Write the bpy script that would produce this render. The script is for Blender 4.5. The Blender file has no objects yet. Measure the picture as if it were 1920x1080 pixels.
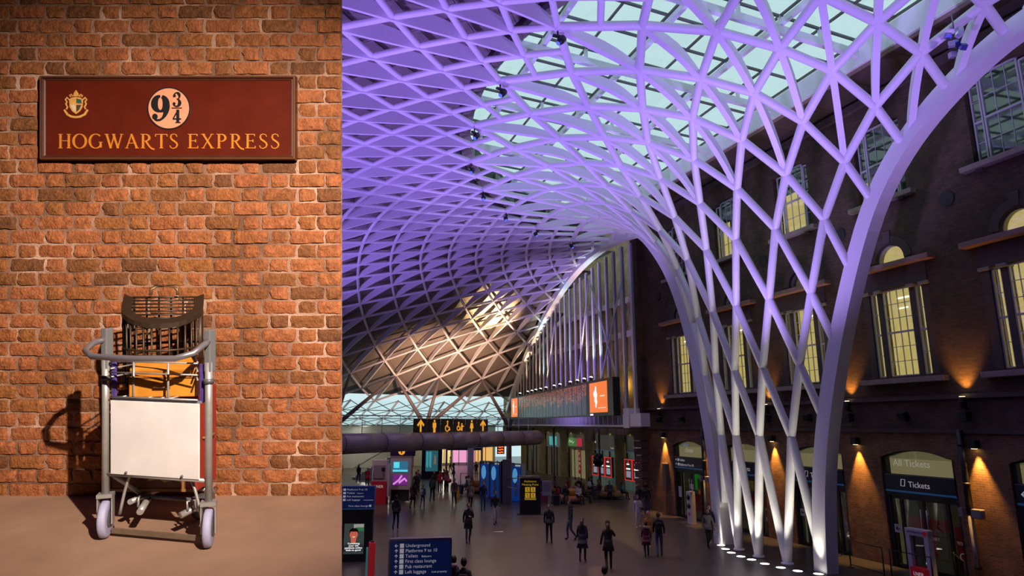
import bpy, bmesh, math, random
from mathutils import Vector, Matrix, Euler
from math import sin, cos, pi, radians, atan2, hypot

scn = bpy.context.scene
COL = scn.collection
random.seed(7)

# ---------------------------------------------------------------- camera
PITCH = radians(11.9)
CAM_H = 5.3
FPX = 1210.0
camd = bpy.data.cameras.new('camera')
camd.sensor_width = 36.0
camd.lens = FPX / 1920 * 36.0
camd.clip_start = 0.05
camd.clip_end = 500
cam = bpy.data.objects.new('camera', camd)
COL.objects.link(cam)
cam.location = (0, 0, CAM_H)
cam.rotation_euler = (pi / 2 + PITCH, 0, 0)
scn.camera = cam

# ---------------------------------------------------------------- world, exposure
world = bpy.data.worlds.new('dusk_sky')
scn.world = world
world.use_nodes = True
bg = world.node_tree.nodes['Background']
bg.inputs[0].default_value = (0.60, 0.80, 0.82, 1)
bg.inputs[1].default_value = 1.05
scn.view_settings.view_transform = 'Standard'
scn.view_settings.look = 'None'
scn.view_settings.gamma = 1.0
scn.view_settings.exposure = 0.0
scn.view_settings.use_curve_mapping = False

# ---------------------------------------------------------------- frames of reference
RZ = radians(19.4)                       # the station range runs along this bearing
RW = RZ - pi / 2                         # things mounted on the range wall face the hall
CR, SR = cos(RZ), sin(RZ)
def St(s, n, z=0.0):
    x, y = -n, s
    return Vector((x * CR - y * SR, x * SR + y * CR, z))
def to_sn(p):
    return (-p[0] * SR + p[1] * CR, -(p[0] * CR + p[1] * SR))
WALL_N = -22.45
SHOP_N = -27.7
RF = radians(10.98) - pi / 2             # bearing of the fin wall and departure board
FA = Vector((8.044, 40.682, 0))
FD = Vector((-0.1905, 0.9817, 0))
def Fin(a, off=0.0, z=0.0):
    return FA + FD * a + Vector((-FD.y, FD.x, 0)) * off + Vector((0, 0, z))
ML = Matrix.Translation((0, 0, CAM_H)) @ Matrix.Rotation(PITCH, 4, 'X')   # raked platform alcove with the trolley
D_WALL = 4.18
FLOOR_L = -1.347

# ---------------------------------------------------------------- big lights
def spot(name, loc, target, power, color, angle=60, blend=0.6, radius=0.15):
    l = bpy.data.lights.new(name, 'SPOT')
    l.energy = power; l.color = color; l.spot_size = radians(angle); l.spot_blend = blend; l.shadow_soft_size = radius
    o = bpy.data.objects.new(name, l); COL.objects.link(o)
    o.location = loc
    d = Vector(target) - Vector(loc)
    o.rotation_euler = d.to_track_quat('-Z', 'Y').to_euler()
    return o
def point(name, loc, power, color, radius=0.1):
    l = bpy.data.lights.new(name, 'POINT'); l.energy = power; l.color = color; l.shadow_soft_size = radius
    o = bpy.data.objects.new(name, l); COL.objects.link(o); o.location = loc
    return o
PURPLE = (0.34, 0.20, 0.95)
VIOLET = (0.44, 0.29, 0.95)
spot('alcove_spot', ML @ Vector((1.23, -0.14, 2.26)), ML @ Vector((-2.15, 4.18, -0.25)), 3450, (1.0, 0.80, 0.64), 49, 1.0, 0.035)
# purple floods added in mid-air without fixtures, washing the lattice roof
for i, (p, t, e, c, a) in enumerate([
    (St(10, 14, 4.5), St(8, 8, 18), 6400, PURPLE, 100),
    (St(14, 6, 4.5), St(18, 4, 18), 7200, PURPLE, 100),
    (St(10, -8, 4.5), St(14, -9, 18), 6000, PURPLE, 96),
    (St(25, -4, 4.5), St(27, -5, 18), 7200, PURPLE, 100),
    (St(28, 14, 4.5), St(36, 10, 18), 8000, PURPLE, 110),
    (St(42, 2, 4.8), St(46, -3, 18), 7000, PURPLE, 80),
    (St(2, -14, 4.5), St(9, -15, 18), 5600, VIOLET, 80),
    (St(33, -13, 4.5), St(33, -14, 18), 5200, VIOLET, 84),
    (St(18, -12.5, 4.5), St(19.5, -17, 14), 4500, VIOLET, 70),
]):
    spot('purple_flood', p, t, e, c, a, 0.7, 0.3)
spot('purple_flood', St(44, -9, 4.6), Fin(14, 0, 12.5), 9000, VIOLET, 70, 0.8, 0.3)  # violet flood added across the hall to brighten the fins
# warm flood by the departure board, lighting the clad shell
spot('warm_flood', Fin(30, 3.0, 8.6), St(62, -20, 14.5), 30000, (1.0, 0.62, 0.28), 40, 1.0, 0.25)
spot('warm_flood', Fin(24, 9.0, 5.2), St(68, -16, 11.0), 12000, (1.0, 0.58, 0.38), 96, 1.0, 0.4)  # wider second flood, added to spread the warm light over the lower shell

# ---------------------------------------------------------------- helpers
def socket(n, *names):
    for k in names:
        if k in n.inputs: return n.inputs[k]
MATS = {}
def M(name, col=(0.5, 0.5, 0.5), rough=0.5, metal=0.0, emit=None, es=0.0, var=0.0, scale=6.0, bump=0.0, spec=None, randcol=0.0):
    if name in MATS: return MATS[name]
    m = bpy.data.materials.new(name); m.use_nodes = True
    nt = m.node_tree; b = nt.nodes['Principled BSDF']
    b.inputs['Base Color'].default_value = (*col, 1)
    b.inputs['Roughness'].default_value = rough
    b.inputs['Metallic'].default_value = metal
    if spec is not None: b.inputs['Specular IOR Level'].default_value = spec
    if emit is not None:
        b.inputs['Emission Color'].default_value = (*emit, 1)
        b.inputs['Emission Strength'].default_value = es
    if var > 0 or bump > 0:
        tc = nt.nodes.new('ShaderNodeTexCoord')
        nz = nt.nodes.new('ShaderNodeTexNoise'); nz.inputs['Scale'].default_value = scale; nz.inputs['Detail'].default_value = 5
        nt.links.new(tc.outputs['Object'], nz.inputs['Vector'])
        if var > 0:
            mx = nt.nodes.new('ShaderNodeMix'); mx.data_type = 'RGBA'
            mx.inputs[6].default_value = (*[max(0, c * (1 - var)) for c in col], 1)
            mx.inputs[7].default_value = (*[min(1, c * (1 + var)) for c in col], 1)
            nt.links.new(nz.outputs['Fac'], mx.inputs[0]); nt.links.new(mx.outputs[2], b.inputs['Base Color'])
        if bump > 0:
            bp = nt.nodes.new('ShaderNodeBump'); bp.inputs['Strength'].default_value = bump; bp.inputs['Distance'].default_value = 0.02
            nt.links.new(nz.outputs['Fac'], bp.inputs['Height']); nt.links.new(bp.outputs['Normal'], b.inputs['Normal'])
    MATS[name] = m
    return m
def glass(name, tint=(0.9, 0.95, 0.95), gloss=0.12, rough=0.03):
    if name in MATS: return MATS[name]
    m = bpy.data.materials.new(name); m.use_nodes = True
    nt = m.node_tree; nt.nodes.clear()
    o = nt.nodes.new('ShaderNodeOutputMaterial'); t = nt.nodes.new('ShaderNodeBsdfTransparent'); t.inputs[0].default_value = (*tint, 1)
    g = nt.nodes.new('ShaderNodeBsdfGlossy'); g.inputs['Roughness'].default_value = rough; g.inputs[0].default_value = (0.9, 0.9, 0.9, 1)
    x = nt.nodes.new('ShaderNodeMixShader'); x.inputs[0].default_value = gloss
    nt.links.new(t.outputs[0], x.inputs[1]); nt.links.new(g.outputs[0], x.inputs[2]); nt.links.new(x.outputs[0], o.inputs[0])
    MATS[name] = m
    return m

class MB:
    """collects shapes; build() links them as one mesh object"""
    def __init__(s): s.v = []; s.f = []; s.m = []; s.mi = 0; s.sm = []
    def add(s, vs, fs, smooth=False):
        o = len(s.v); s.v += [tuple(p) for p in vs]
        for f in fs: s.f.append(tuple(i + o for i in f)); s.m.append(s.mi); s.sm.append(smooth)
        return s
    def mat(s, i): s.mi = i; return s
    def box(s, c, d, rot=None):
        x, y, z = d[0] / 2, d[1] / 2, d[2] / 2
        vs = [Vector((a * x, b * y, e * z)) for a in (-1, 1) for b in (-1, 1) for e in (-1, 1)]
        if rot is not None: vs = [rot @ p for p in vs]
        c = Vector(c)
        return s.add([p + c for p in vs], [(0, 1, 3, 2), (4, 6, 7, 5), (0, 4, 5, 1), (2, 3, 7, 6), (0, 2, 6, 4), (1, 5, 7, 3)])
    def b2(s, a, b):
        return s.box([(a[i] + b[i]) / 2 for i in range(3)], [abs(b[i] - a[i]) for i in range(3)])
    def cbox(s, c, d, bev=0.02, rot=None):
        """box with chamfered vertical and horizontal edges"""
        bm = bmesh.new(); bmesh.ops.create_cube(bm, size=1)
        for v in bm.verts: v.co = Vector((v.co.x * d[0], v.co.y * d[1], v.co.z * d[2]))
        bmesh.ops.bevel(bm, geom=bm.edges[:], offset=min(bev, min(d) * 0.45), segments=2, affect='EDGES', profile=0.6)
        c = Vector(c); bm.verts.index_update()
        vs = [((rot @ v.co) if rot is not None else v.co) + c for v in bm.verts]
        fs = [tuple(v.index for v in f.verts) for f in bm.faces]; bm.free()
        return s.add(vs, fs)
    def tube(s, pts, r, seg=8, cap=True, smooth=True):
        pts = [Vector(p) for p in pts]; rs = r if isinstance(r, (list, tuple)) else [r] * len(pts)
        vs = []; fs = []; n = len(pts); up = None
        for i, p in enumerate(pts):
            t = (pts[min(i + 1, n - 1)] - pts[max(i - 1, 0)]).normalized()
            if up is None: up = Vector((0, 0, 1)) if abs(t.z) < 0.9 else Vector((1, 0, 0))
            a = t.cross(up)
            if a.length < 1e-4: a = t.cross(Vector((0.3, 1, 0.2)))
            a.normalize(); b = t.cross(a).normalized(); up = -b if False else b.cross(t) * 0 + up
            for k in range(seg):
                q = 2 * pi * k / seg
                vs.append(p + a * (cos(q) * rs[i]) + b * (sin(q) * rs[i]))
        for i in range(n - 1):
            for k in range(seg):
                k2 = (k + 1) % seg
                fs.append((i * seg + k, i * seg + k2, (i + 1) * seg + k2, (i + 1) * seg + k))
        s.add(vs, fs, smooth)
        if cap:
            o = len(s.v) - len(vs)
            s.f += [tuple(o + k for k in range(seg))[::-1], tuple(o + (n - 1) * seg + k for k in range(seg))]; s.m += [s.mi] * 2; s.sm += [False] * 2
        return s
    def lathe(s, prof, seg=16, c=(0, 0, 0), sx=1, sy=1, smooth=True, rot=None):
        vs = []; fs = []; n = len(prof); c = Vector(c)
        for r, z in prof:
            for k in range(seg):
                q = 2 * pi * k / seg; p = Vector((r * cos(q) * sx, r * sin(q) * sy, z))
                vs.append((rot @ p if rot is not None else p) + c)
        for i in range(n - 1):
            for k in range(seg):
                k2 = (k + 1) % seg
                fs.append((i * seg + k, i * seg + k2, (i + 1) * seg + k2, (i + 1) * seg + k))
        if prof[0][0] > 1e-4: fs.append(tuple(range(seg))[::-1])
        if prof[-1][0] > 1e-4: fs.append(tuple((n - 1) * seg + k for k in range(seg)))
        return s.add(vs, fs, smooth)
    def ball(s, c, r, seg=10, ring=6, sc=(1, 1, 1), rot=None):
        prof = [(max(1e-5, sin(pi * i / ring)), -cos(pi * i / ring)) for i in range(ring + 1)]
        vs = []; fs = []; c = Vector(c)
        for rr, z in prof:
            for k in range(seg):
                q = 2 * pi * k / seg; p = Vector((rr * cos(q) * r * sc[0], rr * sin(q) * r * sc[1], z * r * sc[2]))
                vs.append((rot @ p if rot is not None else p) + c)
        for i in range(ring):
            for k in range(seg):
                k2 = (k + 1) % seg
                fs.append((i * seg + k, i * seg + k2, (i + 1) * seg + k2, (i + 1) * seg + k))
        return s.add(vs, fs, True)
    def poly(s, pts, y0, y1):
        """outline in the XZ plane extruded from y0 (front) to y1"""
        n = len(pts)
        vs = [(x, y0, z) for x, z in pts] + [(x, y1, z) for x, z in pts]
        fs = [tuple(range(n)), tuple(range(2 * n - 1, n - 1, -1))]
        for i in range(n):
            j = (i + 1) % n; fs.append((j, i, i + n, j + n))
        return s.add(vs, fs)
    def stroke(s, pts, ws, y0, y1, closed=False):
        """ribbon of varying width in the XZ plane, extruded"""
        n = len(pts); L = []; Rr = []
        if not isinstance(ws, (list, tuple)): ws = [ws] * n
        for i in range(n):
            a = pts[(i - 1) % n] if closed else pts[max(i - 1, 0)]
            b = pts[(i + 1) % n] if closed else pts[min(i + 1, n - 1)]
            dx, dz = b[0] - a[0], b[1] - a[1]; l = hypot(dx, dz) or 1; w = ws[i] / 2
            L.append((pts[i][0] - dz / l * w, pts[i][1] + dx / l * w)); Rr.append((pts[i][0] + dz / l * w, pts[i][1] - dx / l * w))
        m = n if closed else n - 1
        vs = []
        for y in (y0, y1):
            vs += [(x, y, z) for x, z in L] + [(x, y, z) for x, z in Rr]
        fs = []
        for i in range(m):
            j = (i + 1) % n
            fs += [(i, j, n + j, n + i), (3 * n + i, 3 * n + j, 2 * n + j, 2 * n + i), (i, 2 * n + i, 2 * n + j, j), (n + i, n + j, 3 * n + j, 3 * n + i)]
        if not closed: fs += [(0, n, 3 * n, 2 * n), (n - 1, 3 * n - 1, 4 * n - 1, 2 * n - 1)]
        return s.add(vs, fs)
    def mesh(s, name, mats):
        me = bpy.data.meshes.new(name); me.from_pydata(s.v, [], s.f)
        for m in (mats if isinstance(mats, (list, tuple)) else [mats]): me.materials.append(m)
        me.polygons.foreach_set('material_index', s.m); me.polygons.foreach_set('use_smooth', s.sm)
        me.update(); return me
    def build(s, name, mats, parent=None, mw=None):
        o = bpy.data.objects.new(name, s.mesh(name, mats)); COL.objects.link(o)
        if parent is not None: o.parent = parent
        if mw is not None: o.matrix_local = mw
        return o

def tag(o, label=None, cat=None, group=None, kind=None):
    if label: o['label'] = label
    if cat: o['category'] = cat
    if group: o['group'] = group
    if kind: o['kind'] = kind
    return o
def thing(name, label, cat, mw=None, loc=None, rz=0.0, group=None):
    o = bpy.data.objects.new(name, None); COL.objects.link(o); o.empty_display_size = 0.1
    if mw is not None: o.matrix_world = mw
    else: o.location = loc or (0, 0, 0); o.rotation_euler = (0, 0, rz)
    return tag(o, label, cat, group)
def struct(name, mw=None, loc=None, rz=0.0):
    o = bpy.data.objects.new(name, None); COL.objects.link(o); o.empty_display_size = 0.1
    if mw is not None: o.matrix_world = mw
    else: o.location = loc or (0, 0, 0); o.rotation_euler = (0, 0, rz)
    o['kind'] = 'structure'; return o
def inst(name, me, parent, mw):
    o = bpy.data.objects.new(name, me); COL.objects.link(o); o.parent = parent; o.matrix_local = mw; return o
def copy_tree(o, parent=None):
    c = o.copy(); COL.objects.link(c)
    if parent is not None: c.parent = parent
    for ch in list(o.children): copy_tree(ch, c)
    return c
TEXT = {}
def text_mesh(body, size, align='LEFT', ext=0.004, bold=0.0):
    k = (body, size, align, ext, bold)
    if k in TEXT: return TEXT[k]
    cu = bpy.data.curves.new('lettering', 'FONT'); cu.body = body; cu.size = size; cu.align_x = align; cu.extrude = ext; cu.offset = bold; cu.resolution_u = 2
    o = bpy.data.objects.new('lettering', cu)
    me = bpy.data.meshes.new_from_object(o)
    bpy.data.objects.remove(o); bpy.data.curves.remove(cu)
    TEXT[k] = me; return me
RX90 = Matrix.Rotation(pi / 2, 4, 'X')
def text(body, size, parent, loc, mat, align='LEFT', name='lettering', ext=0.004, sx=1.0, bold=0.0):
    me = text_mesh(body, size, align, ext, bold).copy(); me.materials.clear(); me.materials.append(mat)
    return inst(name, me, parent, Matrix.Translation(loc) @ RX90 @ Matrix.Diagonal((sx, 1, 1, 1)))
def arc(cx, cz, rx, rz, a0, a1, n=16):
    return [(cx + rx * cos(radians(a0 + (a1 - a0) * i / n)), cz + rz * sin(radians(a0 + (a1 - a0) * i / n))) for i in range(n + 1)]
def project(p):
    d = Vector(p) - Vector((0, 0, CAM_H)); f = d.y * cos(PITCH) + d.z * sin(PITCH); u = -d.y * sin(PITCH) + d.z * cos(PITCH)
    if f < 0.3: return None
    return (960 + FPX * d.x / f, 540 - FPX * u / f, f)
# ================================================================ the alcove: brick wall, floor, sign, trolley
def brick_mat():
    m = bpy.data.materials.new('alcove_brick'); m.use_nodes = True; nt = m.node_tree; b = nt.nodes['Principled BSDF']
    oi = nt.nodes.new('ShaderNodeObjectInfo'); ge = nt.nodes.new('ShaderNodeNewGeometry')
    ad = nt.nodes.new('ShaderNodeMath'); ad.operation = 'ADD'; fr = nt.nodes.new('ShaderNodeMath'); fr.operation = 'FRACT'
    nt.links.new(oi.outputs['Random'], ad.inputs[0]); nt.links.new(ge.outputs['Random Per Island'], ad.inputs[1]); nt.links.new(ad.outputs[0], fr.inputs[0])
    cr = nt.nodes.new('ShaderNodeValToRGB'); e = cr.color_ramp.elements
    e[0].position = 0; e[0].color = (0.16, 0.058, 0.018, 1); e[1].position = 1; e[1].color = (0.36, 0.115, 0.036, 1)
    for p, c in ((0.12, (0.25, 0.09, 0.022, 1)), (0.3, (0.33, 0.10, 0.030, 1)), (0.5, (0.30, 0.11, 0.024, 1)), (0.75, (0.38, 0.125, 0.042, 1))):
        x = e.new(p); x.color = c
    nt.links.new(fr.outputs[0], cr.inputs[0])
    tc = nt.nodes.new('ShaderNodeTexCoord')
    nz = nt.nodes.new('ShaderNodeTexNoise'); nz.inputs['Scale'].default_value = 22; nz.inputs['Detail'].default_value = 8; nz.inputs['Roughness'].default_value = 0.7
    nt.links.new(ge.outputs['Position'], nz.inputs['Vector'])
    mx = nt.nodes.new('ShaderNodeMix'); mx.data_type = 'RGBA'; mx.blend_type = 'MULTIPLY'; mx.inputs[0].default_value = 0.85
    r2 = nt.nodes.new('ShaderNodeValToRGB'); r2.color_ramp.elements[0].position = 0.3; r2.color_ramp.elements[0].color = (0.35, 0.32, 0.3, 1); r2.color_ramp.elements[1].position = 0.65; r2.color_ramp.elements[1].color = (1.1, 1.1, 1.1, 1)
    nt.links.new(nz.outputs['Fac'], r2.inputs[0]); nt.links.new(cr.outputs[0], mx.inputs[6]); nt.links.new(r2.outputs[0], mx.inputs[7]); nt.links.new(mx.outputs[2], b.inputs['Base Color'])
    n2 = nt.nodes.new('ShaderNodeTexNoise'); n2.inputs['Scale'].default_value = 60; n2.inputs['Detail'].default_value = 6
    nt.links.new(ge.outputs['Position'], n2.inputs['Vector'])
    bp = nt.nodes.new('ShaderNodeBump'); bp.inputs['Strength'].default_value = 0.9; bp.inputs['Distance'].default_value = 0.012
    nt.links.new(n2.outputs['Fac'], bp.inputs['Height']); nt.links.new(bp.outputs[0], b.inputs['Normal'])
    b.inputs['Roughness'].default_value = 0.75
    return m
BRICK = brick_mat()
def mortar_mat():
    m = bpy.data.materials.new('mortar'); m.use_nodes = True; nt = m.node_tree; b = nt.nodes['Principled BSDF']
    tc = nt.nodes.new('ShaderNodeTexCoord'); nz = nt.nodes.new('ShaderNodeTexNoise'); nz.inputs['Scale'].default_value = 2.6; nz.inputs['Detail'].default_value = 6
    nt.links.new(tc.outputs['Object'], nz.inputs['Vector'])
    cr = nt.nodes.new('ShaderNodeValToRGB'); e = cr.color_ramp.elements; e[0].position = 0.38; e[0].color = (0.13, 0.065, 0.038, 1); e[1].position = 0.68; e[1].color = (0.52, 0.35, 0.27, 1)
    x = e.new(0.55); x.color = (0.30, 0.165, 0.11, 1)
    nt.links.new(nz.outputs['Fac'], cr.inputs[0]); nt.links.new(cr.outputs[0], b.inputs['Base Color'])
    n2 = nt.nodes.new('ShaderNodeTexNoise'); n2.inputs['Scale'].default_value = 90; nt.links.new(tc.outputs['Object'], n2.inputs['Vector'])
    bp = nt.nodes.new('ShaderNodeBump'); bp.inputs['Strength'].default_value = 0.8; bp.inputs['Distance'].default_value = 0.008
    nt.links.new(n2.outputs['Fac'], bp.inputs['Height']); nt.links.new(bp.outputs[0], b.inputs['Normal']); b.inputs['Roughness'].default_value = 0.9
    return m
PXM = D_WALL / FPX                                   # metres per pixel-unit on the alcove wall
X_END = -319.0 * PXM                                 # right end of the alcove wall
X_BEG = -5.2
COURSE, PAIR, JT = 0.0912, 0.3635, 0.011
wl = struct('wall_left', ML)
mb = MB()                                            # mortar core, its end cut on a slant behind the last bricks
y0, y1 = D_WALL + 0.012, D_WALL + 0.3
zt = 2.6
mb.add([(X_BEG, y0, FLOOR_L - 0.2), (X_END - 0.002, y0, FLOOR_L - 0.2), (X_END - 0.12, y1, FLOOR_L - 0.2), (X_BEG, y1, FLOOR_L - 0.2),
        (X_BEG, y0, zt), (X_END - 0.002, y0, zt), (X_END - 0.12, y1, zt), (X_BEG, y1, zt)],
       [(0, 1, 5, 4), (1, 2, 6, 5), (2, 3, 7, 6), (3, 0, 4, 7), (4, 5, 6, 7), (3, 2, 1, 0)])
mb.build('mortar_core', mortar_mat(), wl)
def brick_mesh(w, h, seed):
    rnd = random.Random(seed); nx, nz = (7, 3) if w > 0.15 else (4, 3)
    vs = []; fs = []
    for d in (0, 1):
        for j in range(nz + 1):
            for i in range(nx + 1):
                x = -w / 2 + w * i / nx; z = -h / 2 + h * j / nz
                edge = (i in (0, nx)) + (j in (0, nz))
                if d == 0:
                    x += rnd.uniform(-.004, .004); z += rnd.uniform(-.0035, .0035)
                    if i in (0, nx): x *= 1 - rnd.uniform(0, .012 / w * 2)
                    if j in (0, nz): z *= 1 - rnd.uniform(0, .10)
                    y = rnd.uniform(-.004, .003) + (0.004 if edge else 0) + (0.006 if edge == 2 else 0)
                    vs.append((x, y, z))
    n0 = len(vs)
    for j in range(nz):
        for i in range(nx):
            a = j * (nx + 1) + i; fs.append((a, a + 1, a + nx + 2, a + nx + 1))
    rim = [i for i in range(nx + 1)] + [j * (nx + 1) + nx for j in range(1, nz + 1)] + [nz * (nx + 1) + i for i in range(nx - 1, -1, -1)] + [j * (nx + 1) for j in range(nz - 1, 0, -1)]
    for k, r in enumerate(rim): vs.append((vs[r][0] * 1.0, 0.03, vs[r][2]))
    for k in range(len(rim)):
        k2 = (k + 1) % len(rim); fs.append((rim[k2], rim[k], n0 + k, n0 + k2))
    return vs, fs
BL = [brick_mesh(PAIR * 0.655 - JT, COURSE - JT, i) for i in range(8)]
BH = [brick_mesh(PAIR * 0.345 - JT, COURSE - JT, 50 + i) for i in range(6)]
def bm_mesh(d): return MB().add(*d).mesh('brick', BRICK)
BLm = [bm_mesh(d) for d in BL]; BHm = [bm_mesh(d) for d in BH]
bricks = []
z_top0 = (540 - 8.5) * PXM
rows = range(-9, 36)
for r in rows:
    zc = z_top0 - COURSE * (r + 0.5)
    if zc < FLOOR_L - 0.02: continue
    off = (-858 * PXM) + (PAIR / 2 if r % 2 == 0 else 0)
    k0 = int((X_BEG - off) / PAIR) - 1
    for k in range(k0, k0 + 16):
        for xs, w, typ in ((off + k * PAIR, PAIR * 0.655, 0), (off + k * PAIR + PAIR * 0.5, PAIR * 0.345, 1)):
            a, b = xs - w / 2, xs + w / 2
            if a < X_BEG or a > X_END - 0.015: continue
            bricks.append((xs, zc, w, typ, b > X_END))
vis = sorted([q for q in bricks if not q[4] and -3.36 < q[0] and -1.5 < q[1] < 1.9], key=lambda q: abs(q[0] + 2.2) / 1.1 + abs(q[1] - 0.15) / 1.6)
single = set(id(q) for q in vis[:300])
rest = MB(); rnd = random.Random(3)
for q in bricks:
    xs, zc, w, typ, cut = q
    dy = rnd.uniform(-.005, .004); rot = rnd.uniform(-.008, .008)
    if id(q) in single:
        inst('brick', rnd.choice(BHm if typ else BLm), wl, Matrix.Translation((xs, D_WALL + dy, zc)) @ Matrix.Rotation(rot, 4, 'Y'))
    else:
        vs, fs = rnd.choice(BH if typ else BL)
        sx = 1.0
        if cut:
            nw = X_END - (xs - w / 2) - 0.002; sx = max(0.05, nw / (w - 0.006)); xs = X_END - 0.002 - nw / 2
        rest.add([(v[0] * sx + xs, v[1] + D_WALL + dy, v[2] + zc) for v in vs], fs)
tag(rest.build('brickwork', BRICK, wl), kind='stuff')
# floor slab of the alcove
fl = MB()
def floor_mat():
    m = M('alcove_concrete', (0.30, 0.185, 0.125), 0.8, var=0.35, scale=3.2, bump=0.25)
    return m
kx = -319.0 / FPX
zs_, ze = D_WALL + 0.2, 1.2
pts = [(X_BEG - 1, zs_), (kx * zs_ - 0.05, zs_), (kx * D_WALL, D_WALL), (kx * ze, ze), (X_BEG - 1, ze)]
fl.add([(x, y, FLOOR_L) for x, y in pts] + [(x - (0.1 if 0 < i < 4 else 0), y, FLOOR_L - 0.15) for i, (x, y) in enumerate(pts)],
       [(4, 3, 2, 1, 0), (5, 6, 7, 8, 9)] + [(i, (i + 1) % 5, 5 + (i + 1) % 5, 5 + i) for i in range(5)])
fo = fl.build('floor', floor_mat()); fo.matrix_world = ML; fo['kind'] = 'structure'

# ---------------- the sign
Z = D_WALL - 0.035
sx0 = (316 - 960) / FPX * Z; sz0 = (540 - 221.5) / FPX * Z; pm = Z / FPX
SW, SH = 478 * pm, 157 * pm
sign = thing('wall_sign', 'maroon framed wooden sign with gold lettering and a pink number roundel on brick wall', 'sign', ML @ Matrix.Translation((sx0, Z, sz0)))
maroon = M('maroon_paint', (0.095, 0.012, 0.005), 0.33, var=0.35, scale=5, bump=0.05)
dkwood = M('sign_moulding', (0.075, 0.022, 0.012), 0.35, var=0.3, scale=9)
gold_edge = M('moulding_gold', (0.22, 0.11, 0.045), 0.4)
MB().b2((-SW / 2 + .02, 0, -SH / 2 + .02), (SW / 2 - .02, 0.03, SH / 2 - .02)).build('panel', maroon, sign)
def frame_ring(w, h, prof, name, m):
    mb = MB(); n = len(prof); vs = []
    for cx, cz in ((-1, -1), (1, -1), (1, 1), (-1, 1)):
        for o, y in prof: vs.append((cx * (w / 2 - o), y, cz * (h / 2 - o)))
    fs = []
    for c in range(4):
        c2 = (c + 1) % 4
        for i in range(n):
            j = (i + 1) % n; fs.append((c * n + i, c2 * n + i, c2 * n + j, c * n + j))
    return mb.add(vs, fs).build(name, m, sign)
frame_ring(SW, SH, [(0, .03), (0, -.012), (.006, -.018), (.014, -.018), (.018, -.006), (.024, -.008), (.03, -.001), (.032, .03)], 'frame', dkwood)
frame_ring(SW, SH, [(.0025, -.0125), (.0065, -.0195), (.0085, -.0195), (.0065, -.011)], 'gilt_edge', gold_edge)
sp = lambda u, v: ((u - 316) * pm, (221.5 - v) * pm)
pink = M('roundel_pink', (0.66, 0.29, 0.17), 0.45, var=0.12, scale=14); black = M('sign_black', (0.012, 0.013, 0.016), 0.4); goldt = M('sign_gold', (0.56, 0.20, 0.022), 0.4, var=0.2, scale=20)
cx_, cz_ = sp(317, 203.5)
MB().poly(arc(cx_, cz_, 40.5 * pm, 40 * pm, 0, 354, 59), -.003, .001).build('roundel_border', black, sign)
MB().poly(arc(cx_, cz_, 38 * pm, 37.5 * pm, 0, 354, 59), -.0045, -.001).build('roundel', pink, sign)
def glyph(name, fn, m, y0=-.007, y1=-.002):
    mb = MB(); fn(mb, y0, y1); return mb.build(name, m, sign)
def tr(pts, u, v, w, h): return [sp(u + x * w, v - z * h) for x, z in pts]
def nine(mb, y0, y1):
    # bold numeral nine, box 286..318 wide, 177..229 high
    u, v, w, h = 286, 229, 33, 52
    ring = arc(.47, .655, .33, .27, 90, 434, 30)
    mb.stroke(tr(ring, u, v, w, h), [pm * (4.2 + 8.5 * abs(cos(radians(90 + 344 * i / 30))) ** 1.3) for i in range(31)], y0, y1)
    tail = arc(.30, .52, .52, .47, 20, -75, 14) + [(.28, .06), (.16, .10)]
    mb.stroke(tr(tail, u, v, w, h), [pm * k for k in [12, 12.5, 12.5, 12, 11, 10, 9, 8, 7, 6, 5, 4.5, 4, 4, 4, 4, 4]], y0 - .0006, y1)
    x, z = tr([(.17, .19)], u, v, w, h)[0]; mb.poly(arc(x, z, 5 * pm, 5.5 * pm, 0, 342, 19), y0 - .001, y1)
glyph('numeral', nine, black)
def three(mb, y0, y1):
    u, v, w, h = 326, 200, 15, 26
    mb.stroke(tr([(.1, .78)] + arc(.42, .74, .34, .24, 150, -80, 14), u, v, w, h), [pm * k for k in [3, 3, 2.2, 2.2, 2.5, 3.2, 4.5, 5.2, 5.2, 4.8, 4, 3, 2.4, 2, 2, 2]], y0, y1)
    mb.stroke(tr(arc(.40, .27, .40, .27, 85, -160, 14), u, v, w, h), [pm * k for k in [2, 2.2, 3, 4.2, 5.4, 6, 6, 5.2, 4.4, 3.4, 2.6, 2.4, 2.6, 3, 3]], y0 - .0006, y1)
    for q in ((.14, .76), (.1, .2)):
        x, z = tr([q], u, v, w, h)[0]; mb.poly(arc(x, z, 2.7 * pm, 2.7 * pm, 0, 330, 11), y0 - .001, y1)
glyph('numeral', three, black)
def four(mb, y0, y1):
    u, v, w, h = 325, 231, 15, 25
    mb.stroke(tr([(.62, 0), (.62, 1)], u, v, w, h), pm * 5.4, y0, y1)
    mb.stroke(tr([(.66, .98), (.04, .32)], u, v, w, h), pm * 2.2, y0 - .0004, y1)
    mb.stroke(tr([(.0, .30), (1.02, .30)], u, v, w, h), pm * 2.6, y0 - .0006, y1)
    mb.stroke(tr([(.34, .03), (.96, .03)], u, v, w, h), pm * 1.8, y0 - .0008, y1)
glyph('numeral', four, black)
glyph('fraction_bar', lambda mb, y0, y1: mb.stroke([sp(323, 203), sp(342, 203)], pm * 1.8, y0, y1), black)
TH, TN, SE = .125, .055, .045
def serif(x, z, w=.13): return ('s', [(x - w, z), (x + w, z)], SE)
def V(x): return ('s', [(x, 0), (x, 1)], TH)
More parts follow.
